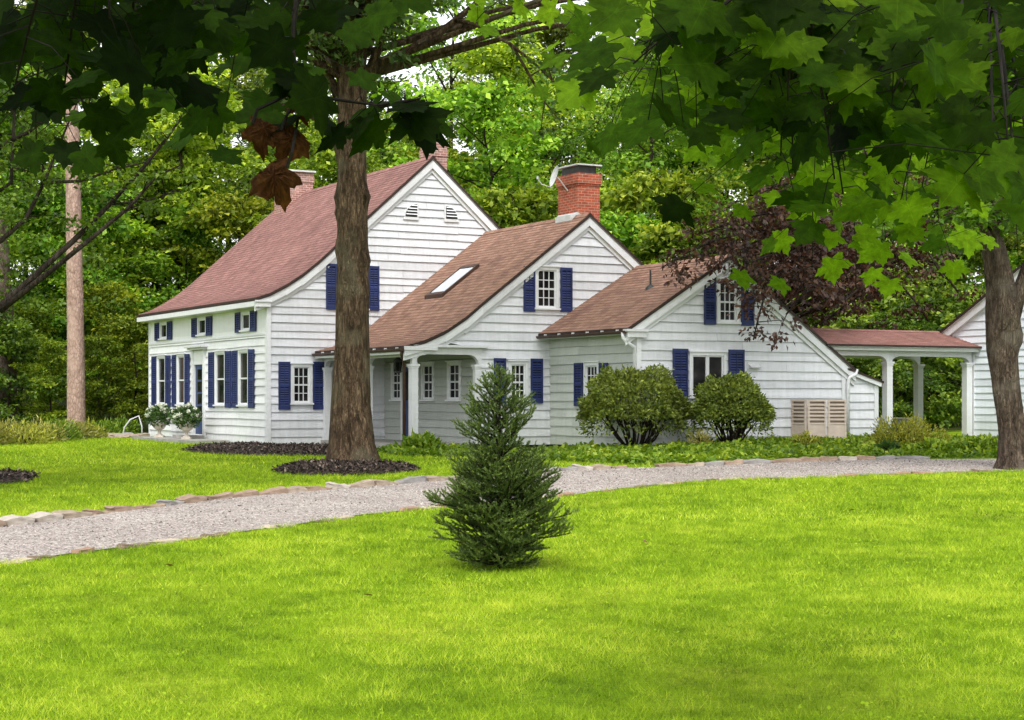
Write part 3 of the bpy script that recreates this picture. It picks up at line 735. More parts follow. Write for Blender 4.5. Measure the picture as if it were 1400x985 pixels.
# gable vents
def gable_vent(u0, v0, s, flip):
    f = (lambda x: u0 + s - x) if flip else (lambda x: u0 + x)
    mb = MB(); n = 10
    arc = lambda R, o=0: [(f(s - o - R * math.cos(a * math.pi / 2 / n)), v0 + .06 + R * math.sin(a * math.pi / 2 / n)) for a in range(n + 1)]
    out = [(f(s), v0), (f(-.02), v0)] + arc(s + .02)[0:] + [(f(s), v0 + .06 + s)]
    out = [(f(s), v0), (f(-.03), v0), (f(-.03), v0 + .06)] + arc(s)
    mb.prism(P1, out, .01, .075)
    o = mb.build('gable_vent', M['white'], HOUSE)
    mb = MB(); R = s - .075
    mb.prism(P1, [(f(s - .05), v0 + .085)] + [(f(s - .05 - R * math.cos(a * math.pi / 2 / n)), v0 + .085 + R * math.sin(a * math.pi / 2 / n)) for a in range(n + 1)], .0755, .079)
    mb.build('opening', M['metal_dark'], o)
    mb = MB()
    for k in range(4):
        z = v0 + .15 + k * (R / 4.4); hw = math.sqrt(max(.001, R * R - (z - v0 - .085) ** 2))
        a, b = sorted((f(s - .055), f(s - .05 - hw + .01)))
        mb.quad(P1(a, z, .12), P1(b, z, .12), P1(b, z + .035, .083), P1(a, z + .035, .083))
    mb.build('louver', M['white'], o, recalc=False)
gable_vent(4.26, 6.66, .46, False); gable_vent(5.58, 6.66, .46, True)

# facade door with its hood, and the porch door
def door(P, u0, u1, v0, v1, glass, out=.01):
    mb = MB()
    mb.box(P, u0 + .02, u1 - .02, v0, v1, -.03, out)
    o = mb.build('door', M['door_blue'], HOUSE)
    gv = MB(); mb = MB(); g0, g1, z0, z1 = glass
    n = 4
    for k in range(n):
        a = z0 + (z1 - z0) * k / n; b = z0 + (z1 - z0) * (k + 1) / n
        gv.box(P, g0, g1, a + .03, b - .03, out + .001, out + .006)
    gv.build('glass', M['glass'], o)
    h = MB(); h.box(P, u0 + .06, u0 + .10, v0 + .92, v0 + 1.08, out, out + .04); h.build('handle', M['metal_dark'], o)
    mb.box(P, u0 - .14, u0, v0 - .12, v1 + .46, .004, .10); mb.box(P, u1, u1 + .14, v0 - .12, v1 + .46, .004, .10)
    mb.box(P, u0, u1, v1, v1 + .44, .004, .06)
    mb.build('door_frame', M['white'], o)
    return o
dr = door(S1, *DOORHOLE, (5.70, 6.35, .75, 2.30))
mb = MB(); mb.box(S1, 5.28, 6.77, 2.88, 2.95, .004, .2); mb.box(S1, 5.22, 6.83, 2.952, 3.0, .004, .28); mb.build('hood', M['metal_pale'], dr)
pd = MB(); pd.box(S2, PDOOR[0], PDOOR[1], PDOOR[2], PDOOR[3], -.03, .01)
pdo = pd.build('door', M['door_blue'], HOUSE)
mb = MB(); mb.box(S2, PDOOR[0] - .1, PDOOR[0], .1, 2.35, .004, .07); mb.box(S2, PDOOR[1], PDOOR[1] + .1, .1, 2.35, .004, .07); mb.box(S2, PDOOR[0], PDOOR[1], 2.25, 2.35, .004, .068)
mb.build('door_frame', M['white'], pdo)
mb = MB(); mb.box(S2, PDOOR[0] + .08, PDOOR[1] - .08, 1.3, 2.1, .0105, .016); mb.build('glass', M['glass'], pdo)

# porch: floor, posts, arched headers
mb = MB(); mb.box(P2, 1.6, 3.64, .02, .15, -6.0, .06); mb.build('porch_floor', M['slab'], HOUSE)
def post(P, uc, wc, zb, zt, hw=.095):
    mb = MB()
    mb.box(P, uc - hw, uc + hw, zb, zt, wc - hw, wc + hw)
    mb.box(P, uc - hw - .03, uc + hw + .03, zb, zb + .14, wc - hw - .03, wc + hw + .03)
    mb.box(P, uc - hw - .035, uc + hw + .035, zt - .035, zt + .02, wc - hw - .035, wc + hw + .035)
    mb.box(P, uc - hw - .015, uc + hw + .015, zt - .085, zt - .036, wc - hw - .015, wc + hw + .015)
    return mb
def arch(mb, P, u0, u1, vb, vt, vtop, lw, w0, w1, r=.28):
    n = 8; pts = [(u0, vtop), (u0, vb), (u0 + lw, vb)]
    for k in range(1, n + 1):
        a = math.pi / 2 * k / n; pts.append((u0 + lw + r * (1 - math.cos(a)), vb + (vt - vb) * math.sin(a)))
    for k in range(n, 0, -1):
        a = math.pi / 2 * k / n; pts.append((u1 - lw - r * (1 - math.cos(a)), vb + (vt - vb) * math.sin(a)))
    pts += [(u1 - lw, vb), (u1, vb), (u1, vtop)]
    mb.prism(P, pts, w0, w1)
SP = SIDE(1.77)
for dd in (-5.95, -3.05, -.12): post(SP, dd, 0, .15, 2.22).build('porch_post', M['white'], HOUSE)
pp = post(P2, 3.60, -.06, .15, 2.22, .075); pp.build('porch_post', M['white'], HOUSE)
mb = MB()
arch(mb, SP, -6.04, -3.05, 2.24, 2.44, 2.60, .09, -.07, .07, .38); arch(mb, SP, -3.05, -.03, 2.24, 2.44, 2.60, .09, -.07, .07, .38)
arch(mb, P2, 1.68, 3.70, 2.24, 2.50, 2.68, .09, -.10, .042, .30)
mb.build('porch_arch', M['white'], HOUSE)

# gutters, downspouts
def gutter(g, d0, d1, z, mat):
    mb = MB(); n = 7; prev = None
    for k in range(n + 1):
        a = math.pi * k / n; cur = (g - .06 * math.cos(a) - .05, z - .075 * math.sin(a))
        if prev: mb.quad((prev[0], d0, prev[1]), (prev[0], d1, prev[1]), (cur[0], d1, cur[1]), (cur[0], d0, cur[1]))
        prev = cur
    for dd in (d0, d1): mb.ngon([(g - .06 * math.cos(math.pi * k / n) - .05, dd, z - .075 * math.sin(math.pi * k / n)) for k in range(n + 1)])
    dd = d0 + .3
    while dd < d1: mb.box(SIDE(g - .05), dd - .012, dd + .012, z - .01, z + .035, -.01, .066, 1); dd += .72
    mb.build('gutter', [mat, M['metal_pale']], HOUSE, recalc=False)
gutter(1.42, D2 - .12, -.06, 2.64, M['copper']); gutter(5.42, D3 - .1, D2 - .1, 3.02, M['copper'])
mb = MB(); mb.tube([(1.37, D2 - .02, 2.58), (1.40, D2 + .0, 2.45), (1.56, D2 + .22, 2.32), (1.60, D2 + .28, 2.1), (1.60, D2 + .28, .2)], [.042] * 5, 8); mb.build('downspout', M['copper'], HOUSE, smooth=True)
mb = MB(); mb.tube([(5.36, D3 - .02, 2.98), (5.37, D3 - .02, 2.84), (5.44, D3 - .03, 2.76), (5.68, D3 - .06, 2.62), (5.735, D3 + .02, 2.5), (5.735, D3 + .02, .2)], [.045] * 6, 8); mb.build('downspout', M['white'], HOUSE, smooth=True)
mb = MB(); mb.tube([(12.66, D3 - .12, 2.12), (12.6, D3 - .14, 1.98), (12.42, D3 - .12, 1.92), (12.38, D3 - .1, 1.8), (12.38, D3 - .1, .2)], [.05] * 5, 8); mb.build('downspout', M['white'], HOUSE, smooth=True)

# chimneys
def uvbox(mb, g0, g1, d0, d1, z0, z1, mi=0):
    c = lambda g, d, z: (g, d, z)
    mb.quad(c(g0, d0, z0), c(g1, d0, z0), c(g1, d0, z1), c(g0, d0, z1), mi, [(g0, z0), (g1, z0), (g1, z1), (g0, z1)])
    mb.quad(c(g0, d1, z0), c(g0, d0, z0), c(g0, d0, z1), c(g0, d1, z1), mi, [(-d1, z0), (-d0, z0), (-d0, z1), (-d1, z1)])
    mb.quad(c(g1, d0, z0), c(g1, d1, z0), c(g1, d1, z1), c(g1, d0, z1), mi, [(d0, z0), (d1, z0), (d1, z1), (d0, z1)])
    mb.quad(c(g1, d1, z0), c(g0, d1, z0), c(g0, d1, z1), c(g1, d1, z1), mi, [(-g1, z0), (-g0, z0), (-g0, z1), (-g1, z1)])
    mb.quad(c(g0, d0, z1), c(g1, d0, z1), c(g1, d1, z1), c(g0, d1, z1), mi, [(g0, d0), (g1, d0), (g1, d1), (g0, d1)])
    mb.quad(c(g0, d1, z0), c(g1, d1, z0), c(g1, d0, z0), c(g0, d0, z0), mi, [(g0, d0), (g1, d0), (g1, d1), (g0, d1)])
def chimney(g0, g1, d0, d1, zb, zt, mat, bands, label):
    mb = MB(); uvbox(mb, g0, g1, d0, d1, zb, zt)
    for z0, z1, e in bands: uvbox(mb, g0 - e, g1 + e, d0 - e, d1 + e, z0, z1)
    o = mb.build('chimney', mat, HOUSE, recalc=False); o['label'] = label
    return o
c1 = chimney(5.5, 6.12, .85, 1.45, 7.2, 9.18, M['brick_old'], [(8.75, 8.98, .025)], 'old pinkish brick chimney behind the tall gable peak')
mb = MB(); mb.box(P1, 5.18, 5.5, 8.30, 8.62, -1.5, -.8); mb.build('flashing', M['metal_pale'], c1)
c2 = chimney(7.13, 7.84, -5.3, -4.2, 5.2, 7.5, M['brick'], [(7.28, 7.34, .02), (7.342, 7.62, .045)], 'red brick chimney with a flat metal cap')
mb = MB(); mb.box(FRONT(-5.22), 7.2, 7.77, 7.622, 7.84, -.93, .0); mb.build('flue_cap', M['metal_dark'], c2)
mb = MB(); mb.box(FRONT(-5.28), 7.08, 7.89, 7.842, 7.88, -1.06, .06); mb.build('cap_lid', M['metal_pale'], c2)
mb = MB(); mb.prism(FRONT(-5.33), [(6.95, 6.42), (7.14, 6.30), (7.14, 6.42), (6.98, 6.5)], -.9, .2); mb.box(FRONT(-5.33), 6.78, 7.13, 6.26, 6.42, -.7, .15); mb.build('flashing', M['metal_pale'], c2)
c3 = chimney(4.35, 5.5, 10.2, 11.0, 7.0, 9.30, M["brick_old"], [(8.95, 9.15, .03)], 'far brick chimney at the end of the tall roof')
mb = MB(); mb.box(FRONT(10.15), 4.28, 5.57, 9.302, 9.36, -.9, .04); mb.build('cap_lid', M['metal_pale'], c3)

# skylight, roof vent pipe, wall vent, porch lantern
def on_mid(g): return 3.9 + .759 * (g - 3.7)
mb = MB()
g0, g1, d0, d1 = 4.10, 5.22, -2.95, -1.85
def slope_box(mb, g0, g1, d0, d1, h0, h1):
    c = [(g, d, on_mid(g) + h) for h in (h0, h1) for d in (d0, d1) for g in (g0, g1)]
    i = len(mb.v); mb.v += c
    for q in ((0, 1, 3, 2), (4, 6, 7, 5), (0, 4, 5, 1), (2, 3, 7, 6), (0, 2, 6, 4), (1, 5, 7, 3)): mb.f.append(tuple(i + k for k in q)); mb.mi.append(0)
for a in ((g0, g1, d0, d0 + .08), (g0, g1, d1 - .08, d1), (g0 - .03, g0 + .07, d0 - .02, d1 + .02), (g1 - .07, g1 + .03, d0 - .02, d1 + .02)): slope_box(mb, *a, -.02, .11 if a[0] != g0 - .03 else .12)
sk = mb.build('skylight', M['copper'], HOUSE)
mb = MB(); slope_box(mb, g0 + .06, g1 - .06, d0 + .07, d1 - .07, .07, .09); mb.build('pane', M['skyglass'], sk)
mb = MB(); zz = 3.08 + .62 * (7.35 - 5.42); mb.tube([(7.3, -8.7, zz - .15), (7.3, -8.7, zz + .42)], [.028, .028], 8); mb.lathe((7.3, -8.7, zz - .12), [(.16, 0), (.12, .1), (.05, .16)], 10)
mb.build('vent_pipe', M['metal_dark'], HOUSE)
mb = MB(); mb.box(P3, 9.13, 9.50, 2.08, 2.28, .01, .05); mb.prism(lambda u, v, w: (w, D3 - u, v), [(.05, 2.24), (.05, 2.12), (.17, 2.12), (.19, 2.15)], 9.16, 9.47); mb.build('dryer_vent', M['white'], HOUSE)

# lean-to at the right end
LT = [(12.36, 2.16), (13.55, 1.80)]
mb = MB()
siding(mb, P3, lambda z: (12.36, 13.42 if z < 1.74 else max(12.4, 12.36 + (2.08 - z) / .3)), .12, 2.06, [], .235, 9); mb.quad((13.42, D3, .05), (13.42, D3 + 3, .05), (13.42, D3 + 3, 1.74), (13.42, D3, 1.74))
mb.quad((12.36, D3 + 3, .05), (13.42, D3 + 3, .05), (13.42, D3 + 3, 1.74), (12.36, D3 + 3, 2.06))
mb.build('wall', [M['siding'], M['lap']], HOUSE, recalc=False)
mb = MB(); mb.box(P3, 13.33, 13.47, .1, 1.70, .004, .05); mb.prism(P3, [(12.5, 2.09), (13.52, 1.785), (13.52, 1.66), (12.5, 1.97)], .05, .12); mb.build('corner_board', M['white'], HOUSE)
roof_mesh([(13.58, 1.80), (12.34, 2.16)], D3 - .14, D3 + 3.1, 'roof', M['roof_low'], HOUSE, thick=.05)

# lantern hanging in the porch
lc = HW(2.05, -4.4)
LA = thing('porch_lantern', (lc.x, lc.y, 2.02), 'dark metal lantern hanging under the porch arch', 'lantern')
mb = MB(); mb.lathe((0, 0, 0), [(.03, 0), (.10, .03), (.12, .04), (.12, .06)], 6); mb.lathe((0, 0, .3), [(.15, 0), (.10, .07), (.04, .13), (.015, .17)], 6)
for k in range(6):
    a = k * math.pi / 3; mb.tube([(.11 * math.cos(a), .11 * math.sin(a), .05), (.13 * math.cos(a), .13 * math.sin(a), .31)], [.008, .008], 4)
mb.tube([(0, 0, .45), (0, 0, .75)], [.01, .01], 5); mb.build('frame', M['metal_dark'], LA)
mb = MB(); mb.lathe((0, 0, .06), [(.09, 0), (.115, .24)], 6); mb.build('lamp_glass', M['glass'], LA)

# satellite dish on the chimney
dc = HW(6.75, -4.75)
DI = thing('satellite_dish', (dc.x, dc.y, 7.55), 'small pale satellite dish bracketed to the red chimney', 'satellite dish')
mb = MB(); n = 18; R = .31
ax = Vector((-.93, -.27, .28)).normalized(); e1 = ax.cross(Vector((0, 0, 1))).normalized(); e2 = e1.cross(ax)
rings = []
for k in range(5):
    r_ = R * k / 4; off = .07 * (k / 4) ** 2
    rings.append([Vector((0, 0, 0)) + (e1 * math.cos(a) + e2 * math.sin(a) * 1.0) * r_ + ax * off for a in [2 * math.pi * j / n for j in range(n)]])
for k in range(4):
    for j in range(n):
        mb.quad(rings[k][j], rings[k][(j + 1) % n], rings[k + 1][(j + 1) % n], rings[k + 1][j])
mb.build('reflector', M['metal_pale'], DI, smooth=True, recalc=False)
mb = MB(); j_ = e2 * -.3; mb.tube([e2 * -.33, ax * .35 + e2 * -.34, ax * .5 + e2 * -.22], [.013, .013, .012], 5); mb.lathe(ax * .5 + e2 * -.24, [(.03, 0), (.03, .08)], 6)
ch = HW(7.13, -4.75) - dc; mb.tube([(0, 0, 0), (-ax * .1) + Vector((0, 0, -.05)), (ch.x * .8, ch.y * .8, -.30), (ch.x, ch.y, -.38)], [.022] * 4, 6); mb.build('bracket', M['metal_pale'], DI)

# ---- covered walkway
wo = HW(12.6, -9.0)
WK = thing('covered_walkway', (wo.x, wo.y, 0), 'open covered walkway on white posts joining house and garage', 'breezeway', RZ)
og, od = 12.6, -9.0
WP = lambda d: (lambda u, v, w: (u - og, d - w - od, v))
WS = lambda g: (lambda u, v, w: (g - w - og, u - od, v))
roof_mesh([(-10.62, 2.78), (-9.0, 3.24), (-7.38, 2.78)], 11.6, 17.1, 'roof', M['roof_walk'], WK, thick=.05)
rf = WK.children[0]
for v in rf.data.vertices: v.co = (v.co.y - og, v.co.x - od, v.co.z)
mb = MB()
arch(mb, WP(-10.2), 11.4, 14.0, 2.34, 2.50, 2.74, .10, -.08, .08, .3); arch(mb, WP(-10.2), 14.0, 16.98, 2.34, 2.50, 2.74, .10, -.08, .08, .3)
arch(mb, WP(-7.8), 11.4, 14.2, 2.34, 2.50, 2.74, .10, -.08, .08, .3); arch(mb, WP(-7.8), 14.2, 17.25, 2.34, 2.50, 2.74, .10, -.08, .08, .3)
mb.box(WP(-10.5), 11.7, 17.08, 2.64, 2.74, -.025, .0)
mb.build('arched_beam', M['white'], WK)
mb = MB(); mb.box(WP(-10.12), 11.6, 17.0, 2.742, 2.755, -2.3, .0); mb.build('ceiling', M['white'], WK)
for u, d in ((14.0, -10.2), (16.88, -10.2), (14.2, -7.8), (17.25, -7.8)):
    mb = post(WP(d), u, 0, .12, 2.33, .10); mb.build('post', M['white'], WK)

# low planked bench box and stone step beyond the walkway
bo = HW(17.6, -6.2)
BX = thing('planter_box', (bo.x, bo.y, .1), 'low weathered grey planked box behind the walkway post', 'planter box', RZ)
mb = MB()
for k in range(7): mb.box(lambda u, v, w: (u, -w, v), -.75 + k * .215, -.75 + k * .215 + .205, 0, .62, -.02, .02)
for k in range(3): mb.box(lambda u, v, w: (w, u, v), k * .215 + .02, k * .215 + .225, 0, .62, -.77, -.745); mb.box(lambda u, v, w: (w, u, v), k * .215 + .02, k * .215 + .225, 0, .62, .745, .77)
mb.build('plank_side', M['wood_grey'], BX)
mb = MB(); mb.box(lambda u, v, w: (u, w, v), -.8, .8, .622, .66, -.05, .72); mb.build('lid', M['wood_grey'], BX)

# ---- garage: its gable looks along the walkway, which runs into it
og2, od2 = 17.06, -10.2
go = HW(og2, od2)
GA = thing('garage', (go.x, go.y, 0), 'pale bluish white sided garage half hidden by the right-hand trunk', 'garage', RZ)
GP = lambda u, v, w: (-w, u - od2, v)
GR = [(-21.6, 3.22), (-15.2, 6.55), (-8.98, 3.20)]
mb = MB(); gl = [(p[0], p[1] - .08) for p in GR]
siding(mb, GP, lambda z: (max(-20.9, lin(gl[:2], z, 'L')) if z > 3.2 else -20.9, -10.2 if z < 2.62 else min(-9.1, lin(gl[1:], z, 'R'))), .1, 6.45, [], .2, 11, .026)
for a, b in ((-10.2, 2.62), (-20.9, 3.4)):
    mb.quad((0, a - od2, .0), (8.5, a - od2, .0), (8.5, a - od2, b), (0, a - od2, b))
mb.ngon([(8.5, -20.9 - od2, 0), (8.5, 0, 0), (8.5, 0, 3.6), (8.5, -15.2 - od2, 6.4), (8.5, -20.9 - od2, 3.5)])
mb.quad((0, -10.2 - od2, 2.62), (8.5, -10.2 - od2, 2.62), (8.5, -9.1 - od2, 2.62), (0, -9.1 - od2, 2.62))
mb.build('wall', [M['vinyl'], M['lap']], GA, recalc=False)
# roof_mesh lays its profile along g; here the profile runs along d, so swap the axes
ro = roof_mesh(GR, og2 - .18, og2 + 8.7, 'roof', M['roof_main'], GA, origin=(od2, og2))
for v in ro.data.vertices: v.co = (v.co.y, v.co.x, v.co.z)
mb = MB()
for p, q in zip(GR[:-1], GR[1:]):
    c = math.hypot(q[0] - p[0], q[1] - p[1]) / abs(q[0] - p[0])
    mb.prism(GP, [(p[0], p[1] - .085 * c), (q[0], q[1] - .085 * c), (q[0], q[1] - .27 * c), (p[0], p[1] - .27 * c)], .03, .13)
mb.build('rake_board', M['white'], GA)
mb = MB(); mb.box(GP, -10.33, -10.2, .1, 2.6, .004, .045); mb.build('corner_board', M['white'], GA)

# ---- tan folding screen by the lean-to
sc = at(1122, 600, 44.6)
SCN = thing('folding_screen', (sc.x, sc.y, .16), 'tan three-panel slatted screen standing against the white wall', 'folding screen')
def screen_panel(x0, y0, x1, y1):
    d = Vector((x1 - x0, y1 - y0, 0)); L = d.length; d.normalize(); nrm = Vector((d.y, -d.x, 0))
    P = lambda u, v, w: (x0 + d.x * u + nrm.x * w, y0 + d.y * u + nrm.y * w, v)
    mb = MB(); H = 1.16
    mb.box(P, 0, .05, 0, H, -.03, .03); mb.box(P, L - .05, L, 0, H, -.03, .03)
    mb.box(P, .05, L - .05, 0, .05, -.028, .028); mb.box(P, .05, L - .05, H - .05, H, -.028, .028); mb.box(P, .05, L - .05, .52, .56, -.028, .028)
    mb.box(P, .05, L - .05, .05, .52, -.012, .012)
    for k in range(5):
        z = .62 + k * .096; mb.box(P, .05, L - .05, z, z + .05, -.02, .02)
    o = mb.build('panel', M['tan'], SCN)
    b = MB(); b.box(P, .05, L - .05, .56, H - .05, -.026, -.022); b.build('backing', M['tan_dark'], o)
screen_panel(-.70, .30, -.40, -.12); screen_panel(-.36, -.14, .12, -.14); screen_panel(.16, -.14, .64, -.12)

# ---- stoop and the two flower urns
st = HW(-.75, 5.9)
ST = MB(); ST.box(lambda u, v, w: (u, w, v), -.6, .55, 0, .10, -3.2, 3.2); ST.box(lambda u, v, w: (u, w, v), .05, .55, .102, .2, -.8, .8)
so = ST.build('stone_stoop', M['slab']); so.location = (st.x, st.y, .0); so.rotation_euler = (0, 0, RZ); tag(so, 'low grey stone stoop in front of the blue front door', 'stoop')

def flower_urn(loc, label, seed, rad):
    t = thing('flower_urn', loc, label, 'flower urn', 0, 'white flowered urns by the front door'); t.scale = (.86, .86, .84)
    mb = MB(); mb.box(lambda u, v, w: (u, w, v), -.17, .17, 0, .06, -.17, .17)
    mb.lathe((0, 0, .06), [(.14, 0), (.13, .03), (.07, .08), (.06, .17), (.09, .21), (.18, .27), (.24, .36), (.26, .45), (.285, .47), (.28, .50)], 18)
    mb.build('urn', M['urn'], t, smooth=False)
    p = pad_points((0, 0, .80), (rad, rad, .42), 1500, .4); d = unit(p - np.array([0, 0, .55]))
    np_mesh('foliage', leaf_quads(p, .11, up=.2, dirs=d, asp=.55), 4, M['leaf_deep2'], rng.uniform(0, 1, len(p)), t)
    c = pad_points((0, 0, .86), (rad * 1.02, rad * 1.02, .44), 46, .12); c = c[c[:, 2] > .66]
    q = np.concatenate([pad_points(k, (.055, .055, .05), 40, .35) for k in c])
    np_mesh('flower', leaf_quads(q, .05, up=.3, asp=.8), 4, M['petal'], rng.uniform(0, 1, len(q)), t)
M['leaf_deep2'] = leaf_mat('urn_leaves', (.02, .05, .012), (.05, .11, .022), (.12, .21, .05), .3, vary=0)
u1 = HW(-.8, 7.76); u2 = HW(-.8, 4.95)
flower_urn((u1.x, u1.y, .1), 'stone urn of white flowers left of the door, nearer the far corner', 1, .50)
flower_urn((u2.x, u2.y, .1), 'stone urn of white flowers right in front of the blue front door', 2, .52)
# hose guide rail at the far corner
hr = HW(-.35, 11.6)
mb = MB(); mb.tube([(-.55, 0, 0), (-.50, 0, .35), (-.30, 0, .62), (0, 0, .75), (.1, 0, .4), (.12, 0, 0)], [.025] * 6, 7); mb.tube([(-.5, 0, .12), (.12, 0, .1)], [.02, .02], 6)
o = mb.build('hose_hanger', M['metal_pale'], smooth=True); o.location = (hr.x, hr.y, 0); tag(o, 'pale bent metal hose hanger beside the far facade corner', 'hose hanger')

# ---- mulch beds, edging stones
mulch_bed([(-8.5, 44.2), (-7.5, 42.2), (-6.2, 40.6), (-5.0, 39.8), (-4.2, 40.0), (-3.6, 41.5), (-3.4, 44), (-4.2, 47.8), (-5.5, 49.55), (-6.95, 48.75), (-8.1, 50.6), (-8.9, 49)], 'dark mulch bed along the base of the tall gable', .06, 7000)
mulch_bed(blob(-3.35, 33.7, 1.35, 2.0, seed=3), 'dark mulch ring around the big central trunk', .12, 5000)
# loose pebbles on the gravel
N = 9000; px9 = rng.uniform(-9, 13, N); t9 = rng.uniform(.02, .98, N); y9 = nearY(px9) * (1 - t9) + farY(px9) * t9
z9 = gz(px9, y9) + .018 + .02 * np.sin(np.pi * t9); sz = rng.uniform(.008, .024, N)[:, None, None]
tet = rng.normal(size=(N, 4, 3)); tet = tet / np.linalg.norm(tet, axis=2, keepdims=True) * sz; tet[:, :, 2] *= .6
M['pebble'] = leaf_mat('pebbles', (.10, .085, .075), (.36, .31, .28), (.80, .74, .68), 0, vary=0, rough=.9, spec=.15)
o = np_mesh('loose_gravel', tet + np.stack([px9, y9, z9], 1)[:, None], 4, M['pebble'], rng.uniform(0, 1, N), tris=[(0, 1, 2), (0, 3, 1), (1, 3, 2), (2, 3, 0)])
tag(o, 'loose pebbles strewn over the gravel drive', 'gravel', kind='stuff')
mulch_bed(blob(-9.6, 30.4, 1.25, 1.5, seed=5), 'small dark mulch patch at the left edge of the lawn', .08, 1800)

def stone_mesh(seed, l, d, h):
    r = random.Random(seed); bm = bmesh.new(); bmesh.ops.create_cube(bm, size=1)
    bmesh.ops.bevel(bm, geom=bm.edges[:], offset=.09, segments=1, affect='EDGES', profile=.6)
    bmesh.ops.subdivide_edges(bm, edges=[e for e in bm.edges if e.calc_length() > .3], cuts=2, use_grid_fill=True)
    off = [r.uniform(0, 9) for _ in range(3)]
    for v in bm.verts:
        k = 1 + .14 * math.sin(v.co.x * 5 + off[0]) + .10 * math.sin(v.co.y * 6 + off[1]) + r.uniform(-.07, .07)
        v.co = Vector((v.co.x * l * (1 + .06 * math.sin(v.co.z * 5 + off[2])), v.co.y * d * k, (v.co.z + .5) * h * k + v.co.x * h * .25 * math.sin(off[2])))
    me = bpy.data.meshes.new('edging_stone'); bm.to_mesh(me); bm.free()
    return me
def lay_stones(line, s0, s1, names, label, group, hl, low, seed, gap=.02):
    r = random.Random(seed)
    P = [Vector((x, y)) for x, y in line]; cum = [0]
    for a, b in zip(P[:-1], P[1:]): cum.append(cum[-1] + (b - a).length)
    pos = lambda s: Vector((float(np.interp(s, cum, [p.x for p in P])), float(np.interp(s, cum, [p.y for p in P]))))
    variants = []
    for k in range(9):
        l = r.uniform(*hl)
        for mat in (M['stonelow'] if low else M['stonemix']):
            me = stone_mesh(seed * 100 + k, l, (r.uniform(.08, .15) if low else r.uniform(.16, .24)), (r.uniform(.035, .065) if low else r.uniform(.075, .12)))
            me.materials.append(mat); variants.append((l, me))
    s = s0; n = 0
    while s < s1:
        l, me = r.choice(variants); a = pos(s + l / 2)
        b = pos(s + l / 2 + .1); an = math.atan2(b.y - a.y, b.x - a.x)
        if low and r.random() < .42: s += l * .8; continue
        o = bpy.data.objects.new('edging_stone', me); COL.objects.link(o)
        o.location = (a.x + r.uniform(-.02, .02), a.y + r.uniform(-.02, .02), gzf(a.x, a.y) - (.02 if low else .03)); o.rotation_euler = (r.uniform(-.06, .06), r.uniform(-.05, .05), an + r.uniform(-.07, .07))
        tag(o, label, 'edging stone', group); s += l + r.uniform(gap * .4, gap * 2.2); n += 1
def arclen(line, x):
    P = [Vector(p) for p in map(tuple, line)]; c = 0
    for a, b in zip(P[:-1], P[1:]):
        if b.x >= x:
            t = (x - a.x) / (b.x - a.x); return c + (b - a).length * t
        c += (b - a).length
FARL = [(float(x), float(farY(x)) + .10) for x in np.arange(-12, 14, .25)]
NEARL = [(float(x), float(nearY(x)) - .06) for x in np.arange(-10, 14, .25)]
lay_stones(FARL, arclen(FARL, -8.5), arclen(FARL, 2.1), None, 'rough block in the stone edging between drive and mid lawn', 'edging stones along the far side of the drive', (.32, .85), False, 3)
lay_stones(FARL, arclen(FARL, 2.9), arclen(FARL, 8.3), None, 'rough block in the stone edging below the ground cover', 'edging stones below the ground cover bed', (.32, .75), False, 4)
lay_stones(NEARL, arclen(NEARL, -7.0), arclen(NEARL, 9.0), None, 'low half-buried stone in the near edge of the drive', 'half-buried stones along the near side of the drive', (.2, .6), True, 5, .06)

